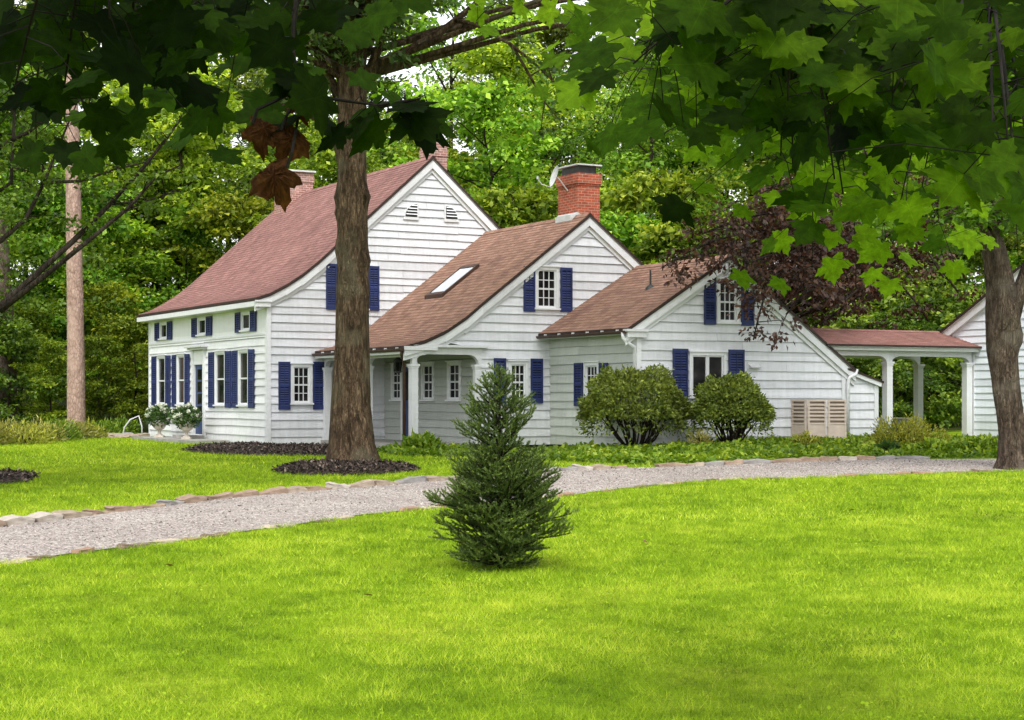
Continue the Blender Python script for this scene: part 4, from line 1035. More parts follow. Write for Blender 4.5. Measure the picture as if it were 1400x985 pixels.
# ------------------------------------------------------------------ vegetation
def tree_mesh(seed, H, cr, base, leaf, nl, mat, bark, name, pads=6, per=85, padr=(1.0, 1.0, .38), rt=.22, lean=0, top=.25):
    """one forest tree: trunk with limbs (one mesh) and leaf clumps (one mesh); returns the Empty"""
    global rng
    rng = np.random.default_rng(seed); r = random.Random(seed)
    t = bpy.data.objects.new(name, None); COL.objects.link(t)
    mb = MB(); n = 9; line = []
    for k in range(n):
        f_ = k / (n - 1); line.append(Vector((lean * f_ * f_ * H * .2 + r.uniform(-.12, .12) * f_ * 2, r.uniform(-.12, .12) * f_ * 2, f_ * H * .93 - .2)))
    mb.tube(line, [rt * (1.35 if k == 0 else 1) * (1 - .88 * k / (n - 1)) for k in range(n)], 8)
    lv = []; tn = []
    for i in range(nl):
        f_ = base + (1 - base) * ((i + .5) / nl); z = f_ * H * .93
        k = min(n - 2, int(f_ * (n - 1))); o = line[k].lerp(line[k + 1], f_ * (n - 1) - k)
        az = i * 2.399 + r.uniform(-.5, .5); prof = (math.sin(math.pi * min(1, .25 + .75 * (f_ - base) / (1 - base))) ** .6)
        L = cr * max(top, prof) * r.uniform(.75, 1.2); el = r.uniform(.15, .65) + .4 * (f_ - base)
        pts = [o]; d = Vector((math.cos(az) * math.cos(el), math.sin(az) * math.cos(el), math.sin(el)))
        for s in range(4):
            d = (d + Vector((r.uniform(-.18, .18), r.uniform(-.18, .18), -.06 - .04 * s))).normalized(); pts.append(pts[-1] + d * L / 4)
        rr = rt * .42 * (1 - .6 * f_); mb.tube(pts, [rr, rr * .75, rr * .5, rr * .3, .015], 5)
        for p in range(pads):
            s = r.uniform(.30, 1.0); k2 = min(3, int(s * 4)); q = pts[k2].lerp(pts[k2 + 1], s * 4 - k2)
            off = Vector((r.gauss(0, .55), r.gauss(0, .55), r.gauss(0, .32))) * (cr / 4); c = q + off
            if p < 4: mb.tube([q, q.lerp(c, .5) + Vector((0, 0, .08)), c], [.03, .02, .01], 4)
            sc_ = r.uniform(.6, 1.25); m_ = int(per * sc_)
            pp_ = pad_points(c, np.array(padr) * sc_ * cr / 4, m_, .55)
            out = pp_ - np.asarray(c)[None] + (np.asarray(c) - np.array([0, 0, c.z]))[None] * .15
            lv.append(leaf_quads(pp_, leaf * r.uniform(.7, 1.45), up=.75, asp=r.uniform(.5, .72), dirs=out + .001, droop=.15)); b = r.uniform(-.2, .2)
            tn.append(np.clip(rng.beta(2, 2.2, m_) + b, 0, 1))
    mb.build('trunk', bark, t, smooth=True, recalc=False)
    q = np.concatenate(lv); np_mesh('crown', q, 4, mat, np.concatenate(tn), t)
    return t

PROTO = [
    tree_mesh(11, 17, 4.6, .22, .27, 17, M['leaf_forest'], M['bark_dark'], 'forest_tree', pads=8, per=85),
    tree_mesh(12, 20, 5.0, .28, .25, 19, M['leaf_forest'], M['bark_dark'], 'forest_tree', pads=8, per=85),
    tree_mesh(13, 15, 4.0, .15, .23, 16, M['leaf_forest'], M['bark_dark'], 'forest_tree', pads=8, per=90),
    tree_mesh(14, 18, 4.6, .20, .24, 18, M['leaf_deep'], M['bark_dark'], 'forest_tree', pads=8, per=90),
    tree_mesh(15, 9, 3.0, .10, .20, 13, M['leaf_forest'], M['bark_dark'], 'forest_tree', pads=8, per=80, rt=.1),
    tree_mesh(16, 5, 2.6, .06, .17, 12, M['leaf_deep'], M['bark_dark'], 'forest_tree', pads=8, per=85, rt=.07),
]
used = set()
LBL = {0: ('tall bright green broadleaf tree in the woods behind the house', 'bright broadleaf trees in the woods'),
       1: ('tall bright green broadleaf tree in the woods behind the house', 'bright broadleaf trees in the woods'),
       2: ('tall bright green broadleaf tree in the woods behind the house', 'bright broadleaf trees in the woods'),
       3: ('tall dark green broadleaf tree in the woods behind the house', 'dark broadleaf trees in the woods'),
       4: ('young light green tree at the edge of the woods', 'young trees at the edge of the woods'),
       5: ('low dark bushy sapling at the foot of the woods', 'saplings at the foot of the woods')}
def plant_tree(k, x, y, s=1.0, label=None, group='', name=None):
    if k not in used: t = PROTO[k]; used.add(k)
    else: t = copy_tree(PROTO[k])
    t.location = (x, y, gzf(x, y)); t.rotation_euler = (0, 0, random.uniform(0, 6.28)); t.scale = (s, s, s * random.uniform(.92, 1.1))
    l, g = LBL[k]
    tag(t, label or l, 'tree', g if group == '' else group)
    return t
rr = random.Random(21)
def clear(x, y):
    d = Vector((x, y, 0)) - HO; g = d.x * .878 + d.y * .478; b = -d.x * .478 + d.y * .878
    if y < 69 and abs(700 + x / y * F - 102) < 75: return False
    return not (-3 < g < 13.5 and -13 < b < 15) and not (13 < g < 30 and -12 < b < 2)
GAPS = [(150, 32, 0), (562, 7, 0)]        # photo columns where sky shows between the crowns (column, half-width, from this depth)
def gap(x, y):
    px = 700 + x / y * F
    return any(abs(px - c) < w + .6 / y * F for c, w, _ in GAPS)
for row, (y0, step, ks) in enumerate(((66, 4.4, (2, 0, 3, 4, 2, 0)), (76, 4.6, (1, 0, 3, 1, 2)), (90, 5.0, (1, 0, 1, 3)), (108, 5.4, (1, 0, 1)), (126, 6.0, (1, 1, 0)))):
    x = -y0 * .36
    while x < y0 * .37:
        xx = x + rr.uniform(-1.6, 1.6); yy = y0 + rr.uniform(-4, 5)
        if clear(xx, yy) and not gap(xx, yy): plant_tree(rr.choice(ks), xx, yy, rr.uniform(.85, 1.2))
        x += step
# understory along the wood's edge
for px, y, k, s in ((130, 74, 4, 1.15), (180, 78, 4, 1.2), (155, 95, 4, 1.25), (225, 80, 4, 1.2), (100, 84, 4, 1.15), (545, 74, 2, .78), (590, 80, 2, .85), (520, 86, 2, .85), (565, 100, 2, .95), (30, 66, 4, .6), (150, 66, 4, .7), (185, 64, 4, .55), (60, 72, 4, .9), (10, 62, 5, .9), (255, 76, 4, 1.0), (330, 74, 4, 1.1), (700, 66, 4, 1.2), (770, 70, 4, 1.1), (850, 64, 4, 1.0), (930, 62, 4, .95),
                    (1130, 62, 5, 1.1), (1180, 64, 4, .8), (1230, 60, 5, .9), (1270, 61, 5, 1.1), (1215, 70, 5, 1.2), (1300, 66, 4, .8), (1255, 66, 5, 1.2), (1400, 68, 4, 1.1), (1160, 68, 4, 1.0), (70, 62, 4, .42), (135, 63, 4, .4), (-20, 70, 3, .8), (1180, 58, 5, .6)):
    x = (px - 700) / F * y; plant_tree(k, x, y, s)

# ---- pink-barked pine and stout trunk at the left
def big_trunk(name, pts, rad, bark, label, cat, n=16, wob=.03, knots=(), parts=None):
    base = Vector(pts[0]); t = thing(name, base, label, cat)
    P = [Vector(p) - base for p in pts]
    # resample densely
    cum = [0]
    for a, b in zip(P[:-1], P[1:]): cum.append(cum[-1] + (b - a).length)
    m_ = max(12, int(cum[-1] / .16)); S_ = np.linspace(0, cum[-1], m_)
    line = [Vector((np.interp(s, cum, [p.x for p in P]), np.interp(s, cum, [p.y for p in P]), np.interp(s, cum, [p.z for p in P]))) for s in S_]
    R_ = [float(np.interp(s, cum, rad)) for s in S_]
    mb = MB(); mb.tube(line, R_, n)
    for i in range(len(mb.v)):
        k, j = divmod(i, n)
        if k >= m_: break
        c = line[k]; v = Vector(mb.v[i]); d = v - c; a = 2 * math.pi * j / n
        f_ = 1 + wob * math.sin(3 * a + k * .21) + wob * .8 * math.sin(5 * a - k * .33 + 1) + random.uniform(-wob, wob) * .5
        for (kz, ka, amp, wid) in knots:
            da = (math.atan2(d.y, d.x) - ka + math.pi) % (2 * math.pi) - math.pi
            f_ += amp * math.exp(-((c.z - kz) / wid) ** 2 - (da / .55) ** 2)
        if k < 7: f_ += (.28 * (1 - k / 7) ** 2) * (.5 + .5 * math.sin(5 * a + 1)) * (1 if wob > .02 else .3)
        mb.v[i] = tuple(c + d * f_)
    o = mb.build('trunk', bark, t, smooth=True, recalc=False)
    return t, mb

px_ = lambda p, y: (p - 700) / F * y
pt_, _ = big_trunk('pine_tree', [(px_(105, 60.5), 60.5, -.1), (px_(102.5, 60.5), 60.5, 5), (px_(99, 60.5), 60.5, 10), (px_(95, 60.5), 60.5, 17)], [.33, .285, .255, .17], M['bark_pine'], 'bare pinkish pine trunk rising straight at the left edge of the woods', 'tree', wob=.015)
lv = []; tn = []
for k in range(30):
    c = (random.gauss(0, 1.6), random.gauss(0, 1.6), random.uniform(13.5, 18)); pp_ = pad_points(c, (1.0, 1.0, .4), 130)
    lv.append(leaf_quads(pp_, .2, asp=.3)); tn.append(rng.uniform(0, 1, 130))
np_mesh('crown', np.concatenate(lv), 4, M['leaf_deep'], np.concatenate(tn), pt_)
st_, _ = big_trunk('stout_tree', [(px_(2, 64), 64, 0), (px_(4, 64), 64, 3), (px_(-4, 64), 64, 8)], [.62, .5, .35], bark_mat('brown_trunk_bark', (.06, .042, .032, 1), (.13, .095, .075, 1), (.22, .17, .14, 1), 6), 'stout brown trunk at the far left edge behind the ferns', 'tree')
lv = []; tn = []
for k in range(34):
    c = (random.gauss(0, 2.0), random.gauss(0, 1.6), random.uniform(4.5, 10)); pp_ = pad_points(c, (1.2, 1.2, .45), 110)
    lv.append(leaf_quads(pp_, .2)); tn.append(rng.uniform(0, .7, 110))
np_mesh('crown', np.concatenate(lv), 4, M['leaf_deep'], np.concatenate(tn), st_)

# ---- clumps of leaves hung along limbs, used by the trees in the lawn
def limb_clumps(mb, pts, rads, leaf, per, padr, step, spread, lv, tn, tb=(.0, 1.0), n=7, first=.25, up=.7, asp=.55, droop=.2, twig=.012):
    pts = [Vector(p) for p in pts]; mb.tube(pts, rads, n)
    cum = [0]
    for a, b in zip(pts[:-1], pts[1:]): cum.append(cum[-1] + (b - a).length)
    s = cum[-1] * first
    while s <= cum[-1] + .01:
        q = Vector((np.interp(s, cum, [p.x for p in pts]), np.interp(s, cum, [p.y for p in pts]), np.interp(s, cum, [p.z for p in pts])))
        c = q + Vector((random.gauss(0, spread), random.gauss(0, spread), random.gauss(0, spread * .55)))
        mb.tube([q, q.lerp(c, .55) + Vector((0, 0, .05)), c], [twig * 1.6, twig, twig * .5], 4)
        m_ = int(per * random.uniform(.6, 1.3)); pp_ = pad_points(c, np.array(padr) * random.uniform(.7, 1.2), m_, .55)
        lv.append(leaf_quads(pp_, leaf, up=up, asp=asp, dirs=pp_ - np.asarray(q)[None], droop=droop)); b0 = random.uniform(-.15, .15)
        tn.append(np.clip(tb[0] + (tb[1] - tb[0]) * rng.beta(2, 2, m_) + b0, 0, 1)); s += step * random.uniform(.7, 1.3)

# ---- the big oak in front of the house
OY = 35.2
oz = lambda py: CAMH + (HOR - py) / F * OY
OX = lambda p: (p - 700) / F * OY
oak_pts = [(OX(482), OY, -.08), (OX(481), OY, .35), (OX(480), OY, 1.2), (OX(482), OY, 2.6), (OX(482), OY, 4.2), (OX(481), OY, 5.6), (OX(482), OY, 6.8), (OX(481), OY, 8.0), (OX(478), OY, 9.6), (OX(474), OY, 12)]
oak, mbt = big_trunk('oak_tree', oak_pts, [.60, .48, .405, .345, .32, .30, .29, .31, .25, .18], M['bark_oak'], 'big oak with a thick knotted trunk standing before the porch', 'tree', n=28, wob=.02,
                  knots=((5.55, -.3, .34, .17), (5.55, 2.9, .30, .17), (5.22, 3.3, .2, .13), (4.50, 3.2, .22, .12), (4.25, -.2, .2, .14), (3.6, -.3, .14, .2), (6.6, 3.3, .3, .25), (4.8, -1.5, .26, .10), (3.9, -1.9, .2, .1), (3.0, -1.3, .16, .1), (5.1, -1.9, .16, .1), (6.2, -1.4, .2, .14)))
ob = Vector(oak_pts[0]); LB = MB(); lv = []; tn = []
R_ = lambda p, y, Y=OY: at(p, y, Y) - ob
LB.tube([R_(498, 118), R_(520, 86), R_(560, 68), R_(600, 46), R_(640, 14), R_(690, -30)], [.13, .105, .09, .078, .062, .045], 9)       # the long limb to the right
limb_clumps(LB, [R_(622, 28), R_(650, 34, 34.6), R_(700, 62, 34.2), R_(740, 95, 34), R_(775, 130, 33.8), R_(800, 150, 33.6)], [.045, .036, .03, .024, .018, .01], .15, 34, (.34, .34, .2), .5, .35, lv, tn, first=.4)
limb_clumps(LB, [R_(700, 62, 34.2), R_(725, 105, 34.2), R_(745, 140, 34.4), R_(765, 165, 34.4)], [.035, .028, .02, .01], .15, 30, (.3, .3, .18), .5, .3, lv, tn, first=.4)
LB.tube([R_(472, 200), R_(452, 176), R_(430, 160), R_(395, 148)], [.12, .09, .075, .05], 8)                                          # the short limb to the left
limb_clumps(LB, [R_(395, 148), R_(360, 135, 35.6), R_(330, 140, 36)], [.05, .03, .015], .15, 40, (.4, .4, .22), .5, .35, lv, tn)
for (a, b, c) in (((500, 110), (520, 60), (535, -20)), ((465, 105), (450, 50), (440, -30)), ((490, 100), (500, 40), (560, -40)), ((462, 130), (444, 95), (410, 20))):
    LB.tube([R_(*a), R_(*b), R_(*c)], [.11, .085, .06], 8)
for (p0, y0, p1, y1, Y) in ((400, 20, 560, 25, 34.4), (420, 60, 470, 50, 34.3), (380, 50, 440, 85, 34.8), (500, 20, 560, 45, 34.2), (440, 10, 540, 0, 34.3), (560, 5, 620, -10, 34.8), (350, 20, 400, 40, 35.2), (470, 65, 520, 55, 34.4)):
    limb_clumps(LB, [R_(p0, y0, Y), R_((p0 + p1) / 2, (y0 + y1) / 2 - 8, Y), R_(p1, y1, Y)], [.03, .025, .012], .15, 70, (.42, .42, .26), .28, .3, lv, tn, first=.0, tb=(.15, 1))
for k in range(150):      # the crown above the frame
    a = random.uniform(0, 6.28); r_ = 8.5 * math.sqrt(random.uniform(.02, 1)); z = random.uniform(10.2, 16)
    c = (math.cos(a) * r_, math.sin(a) * r_, z); pp_ = pad_points(c, (1.3, 1.3, .5), 120)
    LB.tube([Vector((0, 0, z - 2.4)), Vector(c) * .5 + Vector((0, 0, z * .5 - 1)), Vector(c)], [.08, .05, .02], 5)
    lv.append(leaf_quads(pp_, .22, asp=.5)); tn.append(rng.uniform(0, 1, 120))
LB.build('limb', M['bark_oak'], oak, smooth=True, recalc=False)
np_mesh('crown', np.concatenate(lv), 4, M['leaf_oak'], np.concatenate(tn), oak)

# ---- maple trunk at the right edge
MY = 33.3
mx_ = lambda p, py: ((p - 700) / F * MY, MY, CAMH + (HOR - py) / F * MY)
mp_pts = [((1386 - 700) / F * MY, MY, -.15), mx_(1386, 630), mx_(1383, 590), mx_(1376, 530), mx_(1370, 480), mx_(1372, 440), mx_(1369, 395), mx_(1360, 350), mx_(1350, 300), mx_(1338, 200), mx_(1345, 60), mx_(1360, -60)]
map_, _ = big_trunk('maple_tree', mp_pts, [.38, .285, .25, .255, .285, .325, .285, .235, .18, .15, .12, .09], M['bark_maple'], 'maple with a leaning brown trunk at the right edge of the drive', 'tree', n=22, wob=.035,
                    knots=((2.65, -.2, .35, .25), (3.15, -1.2, .2, .2), (1.6, 3.1, .1, .3), (1.9, -1.6, .12, .08)))
mo = Vector(mp_pts[0]); LB = MB(); lv = []; tn = []
Q_ = lambda p, y, Y=MY: at(p, y, Y) - mo
LB.tube([Q_(1382, 440), Q_(1392, 405), Q_(1412, 350), Q_(1440, 260), Q_(1460, 120)], [.17, .15, .13, .11, .08], 9)
for (p0, y0, p1, y1, Y) in ((1365, 300, 1240, 180, 32.6), (1363, 250, 1150, 210, 32), (1366, 180, 1180, 90, 32.5), (1370, 100, 1250, 20, 32.5), (1380, 60, 1420, -40, 33), (1400, 200, 1440, 100, 33), (1364, 320, 1180, 290, 31.5), (1362, 340, 1300, 300, 31.8), (1360, 330, 1330, 270, 31.5), (1365, 300, 1390, 260, 31.5), (1362, 250, 1320, 200, 31.8), (1370, 200, 1400, 150, 31.8)):
    limb_clumps(LB, [Q_(p0, y0), Q_((p0 * .6 + p1 * .4), (y0 * .6 + y1 * .4) - 25, Y + .4), Q_(p1, y1, Y), Q_(p1 - 40, y1 + 25, Y - .3)], [.07, .05, .03, .012], .15, 70, (.5, .5, .24), .42, .4, lv, tn, first=.25, tb=(.1, 1))
for k in range(90):
    a = random.uniform(0, 6.28); r_ = 6 * math.sqrt(random.uniform(.02, 1)); z = random.uniform(9.0, 13)
    c = (math.cos(a) * r_, math.sin(a) * r_, z); pp_ = pad_points(c, (1.2, 1.2, .45), 110); lv.append(leaf_quads(pp_, .2)); tn.append(rng.uniform(0, 1, 110))
    LB.tube([Vector((0, 0, z - 2.2)), Vector(c) * .5 + Vector((0, 0, z * .5 - .8)), Vector(c)], [.06, .04, .015], 5)
LB.build('limb', M['bark_maple'], map_, smooth=True, recalc=False)
M['leaf_maple'] = leaf_mat('maple_tree_leaves', (.03, .075, .006), (.075, .165, .010), (.17, .30, .02), .45, vary=0)
np_mesh('crown', np.concatenate(lv), 4, M['leaf_maple'], np.concatenate(tn), map_)

# ---- purple maple leaning over the low wing
pb = HW(14.4, -3.0); pu_pts = [(pb.x, pb.y, 0), (pb.x - .1, pb.y - .2, 2.2), (pb.x + .1, pb.y - .5, 4.2), (pb.x, pb.y - .8, 6.5)]
pur, _ = big_trunk('purple_maple', pu_pts, [.24, .19, .15, .08], M['bark_dark'], 'purple-leaved maple leaning over the low right wing', 'tree', n=12, wob=.03)
po = Vector(pu_pts[0]); LB = MB(); lv = []; tn = []
U_ = lambda p, y, Y: at(p, y, Y) - po
root = Vector((0, -.3, 3.2))
for tip in (((1120, 330, 48), (1040, 330, 44), (985, 345, 42.0), (930, 352, 41.5), (905, 366, 41.4)), ((1130, 300, 48), (1060, 290, 44), (1010, 300, 42), (960, 320, 41.5)), ((1140, 340, 47), (1090, 360, 44), (1050, 390, 42), (1038, 430, 41.6), (1030, 465, 41.4)),
            ((1170, 280, 49), (1120, 260, 46), (1080, 250, 44), (1030, 262, 43)), ((1190, 350, 49), (1150, 380, 46), (1100, 400, 43.5), (1075, 430, 43)), ((1230, 310, 50), (1260, 330, 49), (1290, 380, 48.5)), ((1240, 260, 50), (1290, 290, 49), (1330, 330, 49)),
            ((1200, 240, 50), (1150, 220, 48), (1090, 215, 46)), ((1220, 380, 50), (1250, 410, 49.5), (1270, 440, 49.5)), ((1180, 400, 50), (1140, 430, 49), (1120, 445, 49)), ((1160, 320, 48), (1110, 330, 45), (1075, 350, 43), (1060, 380, 42.5)), ((1120, 370, 46), (1060, 370, 43), (1020, 378, 41.8), (1000, 392, 41.5)), ((1230, 230, 50), (1290, 240, 49), (1340, 270, 48.5)), ((1150, 350, 48), (1090, 345, 45), (1050, 350, 43), (1020, 360, 42)), ((1200, 360, 49), (1180, 390, 47), (1150, 415, 46)), ((1240, 350, 50), (1280, 360, 49), (1310, 400, 48.5)), ((1100, 310, 46), (1030, 315, 43), (975, 330, 41.8), (940, 345, 41.5))):
    w = [U_(*q) for q in tip]
    limb_clumps(LB, [root] + w, [.07, .05] + [.035 - .006 * k for k in range(len(w) - 1)], .15, 36, (.50, .42, .22), .24, .38, lv, tn, first=.40, up=.5, droop=.45, twig=.008)
for k in range(70):    # low reddish growth round the trunk, seen through the walkway
    c = (random.gauss(0, .9), random.gauss(0, .6), random.uniform(.6, 3.6)); pp_ = pad_points(c, (.4, .4, .3), 45); lv.append(leaf_quads(pp_, .13, up=.3, droop=.5)); tn.append(rng.uniform(.3, 1, 45))
    LB.tube([Vector((0, -.1, max(.1, c[2] - .9))), Vector(c)], [.025, .01], 4)
LB.build('limb', M['bark_dark'], pur, smooth=True, recalc=False)
np_mesh('crown', np.concatenate(lv), 4, M['leaf_purple'], np.concatenate(tn), pur)

# ---- dark-limbed tree at the left edge
LY = 27.0
lt_pts = [(px_(-70, LY), LY, gzf(-9, LY) - .1), (px_(-66, LY), LY, 2.2), (px_(-60, LY), LY, 5), (px_(-52, LY), LY, 8.5)]
lft, _ = big_trunk('dark_limbed_tree', lt_pts, [.3, .24, .2, .1], M['bark_dark'], 'dark tree just off the left edge whose forked limb slants up before the woods', 'tree', n=14, wob=.03)
lo_ = Vector(lt_pts[0]); LB = MB(); lv = []; tn = []
V_ = lambda p, y, Y=LY: at(p, y, Y) - lo_
kw = dict(leaf=.10, per=34, padr=(.26, .26, .11), step=.22, spread=.24, lv=lv, tn=tn, twig=.007, tb=(0, .75))
limb_clumps(LB, [V_(-64, 470), V_(0, 420), V_(50, 375), V_(100, 330), V_(150, 280), V_(200, 225), V_(235, 180), V_(275, 120)], [.072, .062, .052, .046, .038, .030, .02, .01], first=.45, **kw)
limb_clumps(LB, [V_(0, 425), V_(60, 378, 26.8), V_(120, 330, 26.6), V_(175, 285, 26.5), V_(215, 240, 26.5), V_(250, 225, 26.5)], [.05, .045, .036, .028, .02, .01], first=.6, **kw)
limb_clumps(LB, [V_(-64, 360), V_(0, 330), V_(35, 300), V_(60, 250), V_(80, 200), V_(110, 130)], [.05, .042, .035, .028, .02, .01], first=.3, **kw)
limb_clumps(LB, [V_(60, 250), V_(110, 248, 26.8), V_(155, 232, 26.6), V_(200, 222, 26.6)], [.03, .025, .018, .01], first=.2, **kw)
limb_clumps(LB, [V_(-56, 300), V_(15, 250), V_(20, 150), V_(28, 60)], [.035, .03, .024, .014], first=.2, **kw)
limb_clumps(LB, [V_(-56, 260), V_(0, 200, 26.5), V_(40, 180, 26.3), V_(80, 150, 26.2)], [.05, .04, .03, .015], first=.3, **kw)
limb_clumps(LB, [V_(150, 280), V_(200, 275, 26.7), V_(240, 262, 26.5)], [.02, .015, .008], first=.2, **kw)
for k in range(18):
    c = V_(random.uniform(-260, -40), random.uniform(40, 380), LY + random.uniform(-1.5, 1.5)); pp_ = pad_points(c, (.5, .5, .2), 70); lv.append(leaf_quads(pp_, .12)); tn.append(rng.uniform(0, .7, 70))
    LB.tube([Vector((.05, 0, max(1, c.z - 1))), Vector(c)], [.03, .01], 4)
for k in range(85):  # unseen clumps above the frame, added to shade the left mid lawn
    c = Vector((random.uniform(-12.5, -3.2), random.uniform(20, 30), random.uniform(8.9, 12.5))) - lo_; pp_ = pad_points(c, (1.0, 1.0, .4), 100); lv.append(leaf_quads(pp_, .17)); tn.append(rng.uniform(0, .8, 100))
    LB.tube([Vector((px_(-52, LY) - lo_.x, 0, 8.0)), Vector((c.x * .5, c.y * .5, c.z - .6)), c], [.05, .035, .012], 4)
LB.build('limb', M['bark_dark'], lft, smooth=True, recalc=False)
np_mesh('crown', np.concatenate(lv), 4, M['leaf_left'], np.concatenate(tn), lft)

# ---- the maple over the camera: large lobed leaves close to the lens
HALF = [(0, 0), (.12, -.09), (.26, -.16), (.40, -.13), (.36, -.02), (.42, .05), (.36, .12), (.48, .19), (.56, .20), (.62, .33), (.76, .44), (.58, .46), (.53, .54), (.43, .51), (.32, .48), (.34, .58), (.38, .66), (.27, .70), (.22, .80), (.12, .82), (0, 1.06)]
OUT = HALF + [(-x, y) for x, y in HALF[-2:0:-1]]
OUT = np.array(OUT); NO = len(OUT)
def lobed(pos, tip, nrm, size, curl=.16):
    """lobed maple leaves: a ring of outline points around a raised middle -> (N, NO+1, 3)"""
    N = len(pos); n = unit(nrm); d = unit(tip - n * (tip * n).sum(1, keepdims=True)); s = np.cross(d, n)
    ring = pos[:, None] + (s[:, None] * OUT[None, :, :1] + d[:, None] * OUT[None, :, 1:2]) * size[:, None, None]
    cz = (np.abs(OUT[:, 0]) ** 1.4 * .9 + (OUT[:, 1] - .3) ** 2 * .5)
    c = curl * rng.uniform(.2, 1.6, (N, 1)) * rng.choice([1, 1, -.4], (N, 1))
    ring = ring - n[:, None] * (cz[None, :, None] * c[:, :, None] * size[:, None, None])
    ring += n[:, None] * (np.sin(np.arange(NO) * 1.7)[None, :, None] * .018 * size[:, None, None])
    mid = pos + d * size[:, None] * .3
    return np.concatenate([ring, mid[:, None]], 1)
FAN = [(k, (k + 1) % NO, NO) for k in range(NO)]
nm_base = (-2.4, -3.2, -.3)
nm, _ = big_trunk('shade_maple', [nm_base, (-2.35, -3.2, 1.5), (-2.2, -3.1, 3.2), (-2.0, -2.9, 6), (-1.8, -2.8, 9)], [.34, .27, .24, .18, .1], M['bark_maple'], 'maple overhead whose big dark lobed leaves hang across the top', 'tree', n=18)
nb = Vector(nm_base)
BR = MB(); L_pos = []; L_tip = []; L_n = []; L_s = []; L_t = []
def spray(p0, p1, p2, nleaf, size, tint, spread, y_j=.25, hub=None):
    """a twig from above the frame carrying leaves; the points are world positions"""
    a, b, c = [Vector(q) for q in (p0, p1, p2)]
    pts = [a.lerp(b, t).lerp(b.lerp(c, t), t) for t in [k / 8 for k in range(9)]]
    BR.tube([q - nb for q in pts], [.006 - .0005 * k for k in range(9)], 6)
    for k in range(nleaf):
        t = (k + .7) / nleaf * .85 + .15; i = min(7, int(t * 8)); q = pts[i].lerp(pts[i + 1], t * 8 - i)
        off = Vector((random.gauss(0, spread), random.gauss(0, y_j), random.gauss(-.02, spread * .6)))
        st = q + off; BR.tube([q - nb, (q.lerp(st, .5) + Vector((0, 0, .02))) - nb, st - nb], [.0016, .0013, .0011], 4)
        L_pos.append(st); L_tip.append(Vector((random.gauss(0, .55) + off.x * 4, random.gauss(-.1, .4), -random.uniform(.25, 1.1))))
        L_n.append(Vector((random.gauss(0, .4), -random.uniform(.3, .95), random.uniform(.15, .9)))); L_s.append(size * random.uniform(.7, 1.2)); L_t.append(min(1, max(0, tint * (1.15 if tint > .3 else .9) + random.gauss(0, .14))))
W = lambda p, y, Y: at(p, y, Y)
hubL = Vector((-1.9, -1.2, 4.2)); hubR = Vector((2.2, -.4, 4.6))
def limb_to(h, pts, r0): BR.tube([Vector(q) - nb for q in [(-2.1, -3.0, 3.6), h] + pts], [.12, .09] + [r0 * (1 - .25 * k) for k in range(len(pts))], 8)
random.seed(99)
limb_to(Vector((-1.7, -.6, 3.6)), [W(120, -330, 2.6), W(120, -190, 3.4), W(200, -90, 3.8)], .04)
limb_to(Vector((-.6, -.4, 3.9)), [W(560, -480, 2.6), W(480, -210, 3.2), W(420, -60, 3.7)], .04)
limb_to(Vector((.5, -.6, 4.1)), [W(1000, -470, 2.6), W(1050, -190, 3.2), W(1080, -60, 3.6)], .045)
limb_to(Vector((1.2, -.9, 4.2)), [W(1500, -400, 3.0), W(1420, -170, 4.0), W(1350, -60, 5.0)], .045)
# left: shade under the crown put into a darker leaf tint
for (p0, p1, p2, n_, s_, t_, sp_) in (
    ((120, -190, 3.4), (60, -60, 3.5), (20, 120, 3.6), 18, .105, .18, .13), ((120, -190, 3.4), (110, -40, 3.7), (85, 140, 3.8), 18, .11, .14, .12), ((200, -90, 3.8), (170, -20, 4.0), (190, 105, 4.2), 15, .11, .10, .11),
    ((200, -90, 3.8), (230, -20, 4.2), (255, 100, 4.4), 16, .11, .14, .13), ((420, -60, 3.7), (300, -60, 3.9), (250, 30, 3.9), 16, .11, .12, .13), ((420, -60, 3.7), (340, -30, 4.1), (320, 60, 4.2), 13, .11, .16, .12), ((420, -60, 3.7), (400, 20, 3.7), (400, 85, 3.7), 4, .10, .2, .05),
    ((120, -190, 3.4), (20, -60, 3.8), (-30, 90, 4.0), 16, .11, .22, .13), ((120, -190, 3.4), (150, -60, 3.1), (150, 25, 3.1), 10, .11, .06, .11), ((200, -90, 3.8), (130, 20, 4.6), (120, 165, 4.8), 14, .11, .22, .13), ((120, -190, 3.4), (40, 60, 4.6), (50, 190, 4.9), 12, .11, .28, .13), ((420, -60, 3.7), (370, -60, 5), (350, 40, 5.2), 12, .11, .3, .14), ((200, -90, 3.8), (200, 40, 5.0), (215, 150, 5.2), 12, .11, .26, .13)):
    spray(W(*p0), W(*p1), W(*p2), n_, s_, t_, sp_)
# a few leaves across the oak's trunk, and the twig the dead leaves hang from
spray(W(420, -60, 3.7), W(380, 60, 3.6), W(420, 130, 3.6), 3, .09, .15, .03, .05)
spray(W(420, 130, 3.6), W(450, 135, 3.5), W(520, 145, 3.5), 7, .11, .14, .05, .06)
spray(W(520, 145, 3.5), W(550, 140, 3.4), W(575, 135, 3.4), 5, .105, .08, .035, .05)
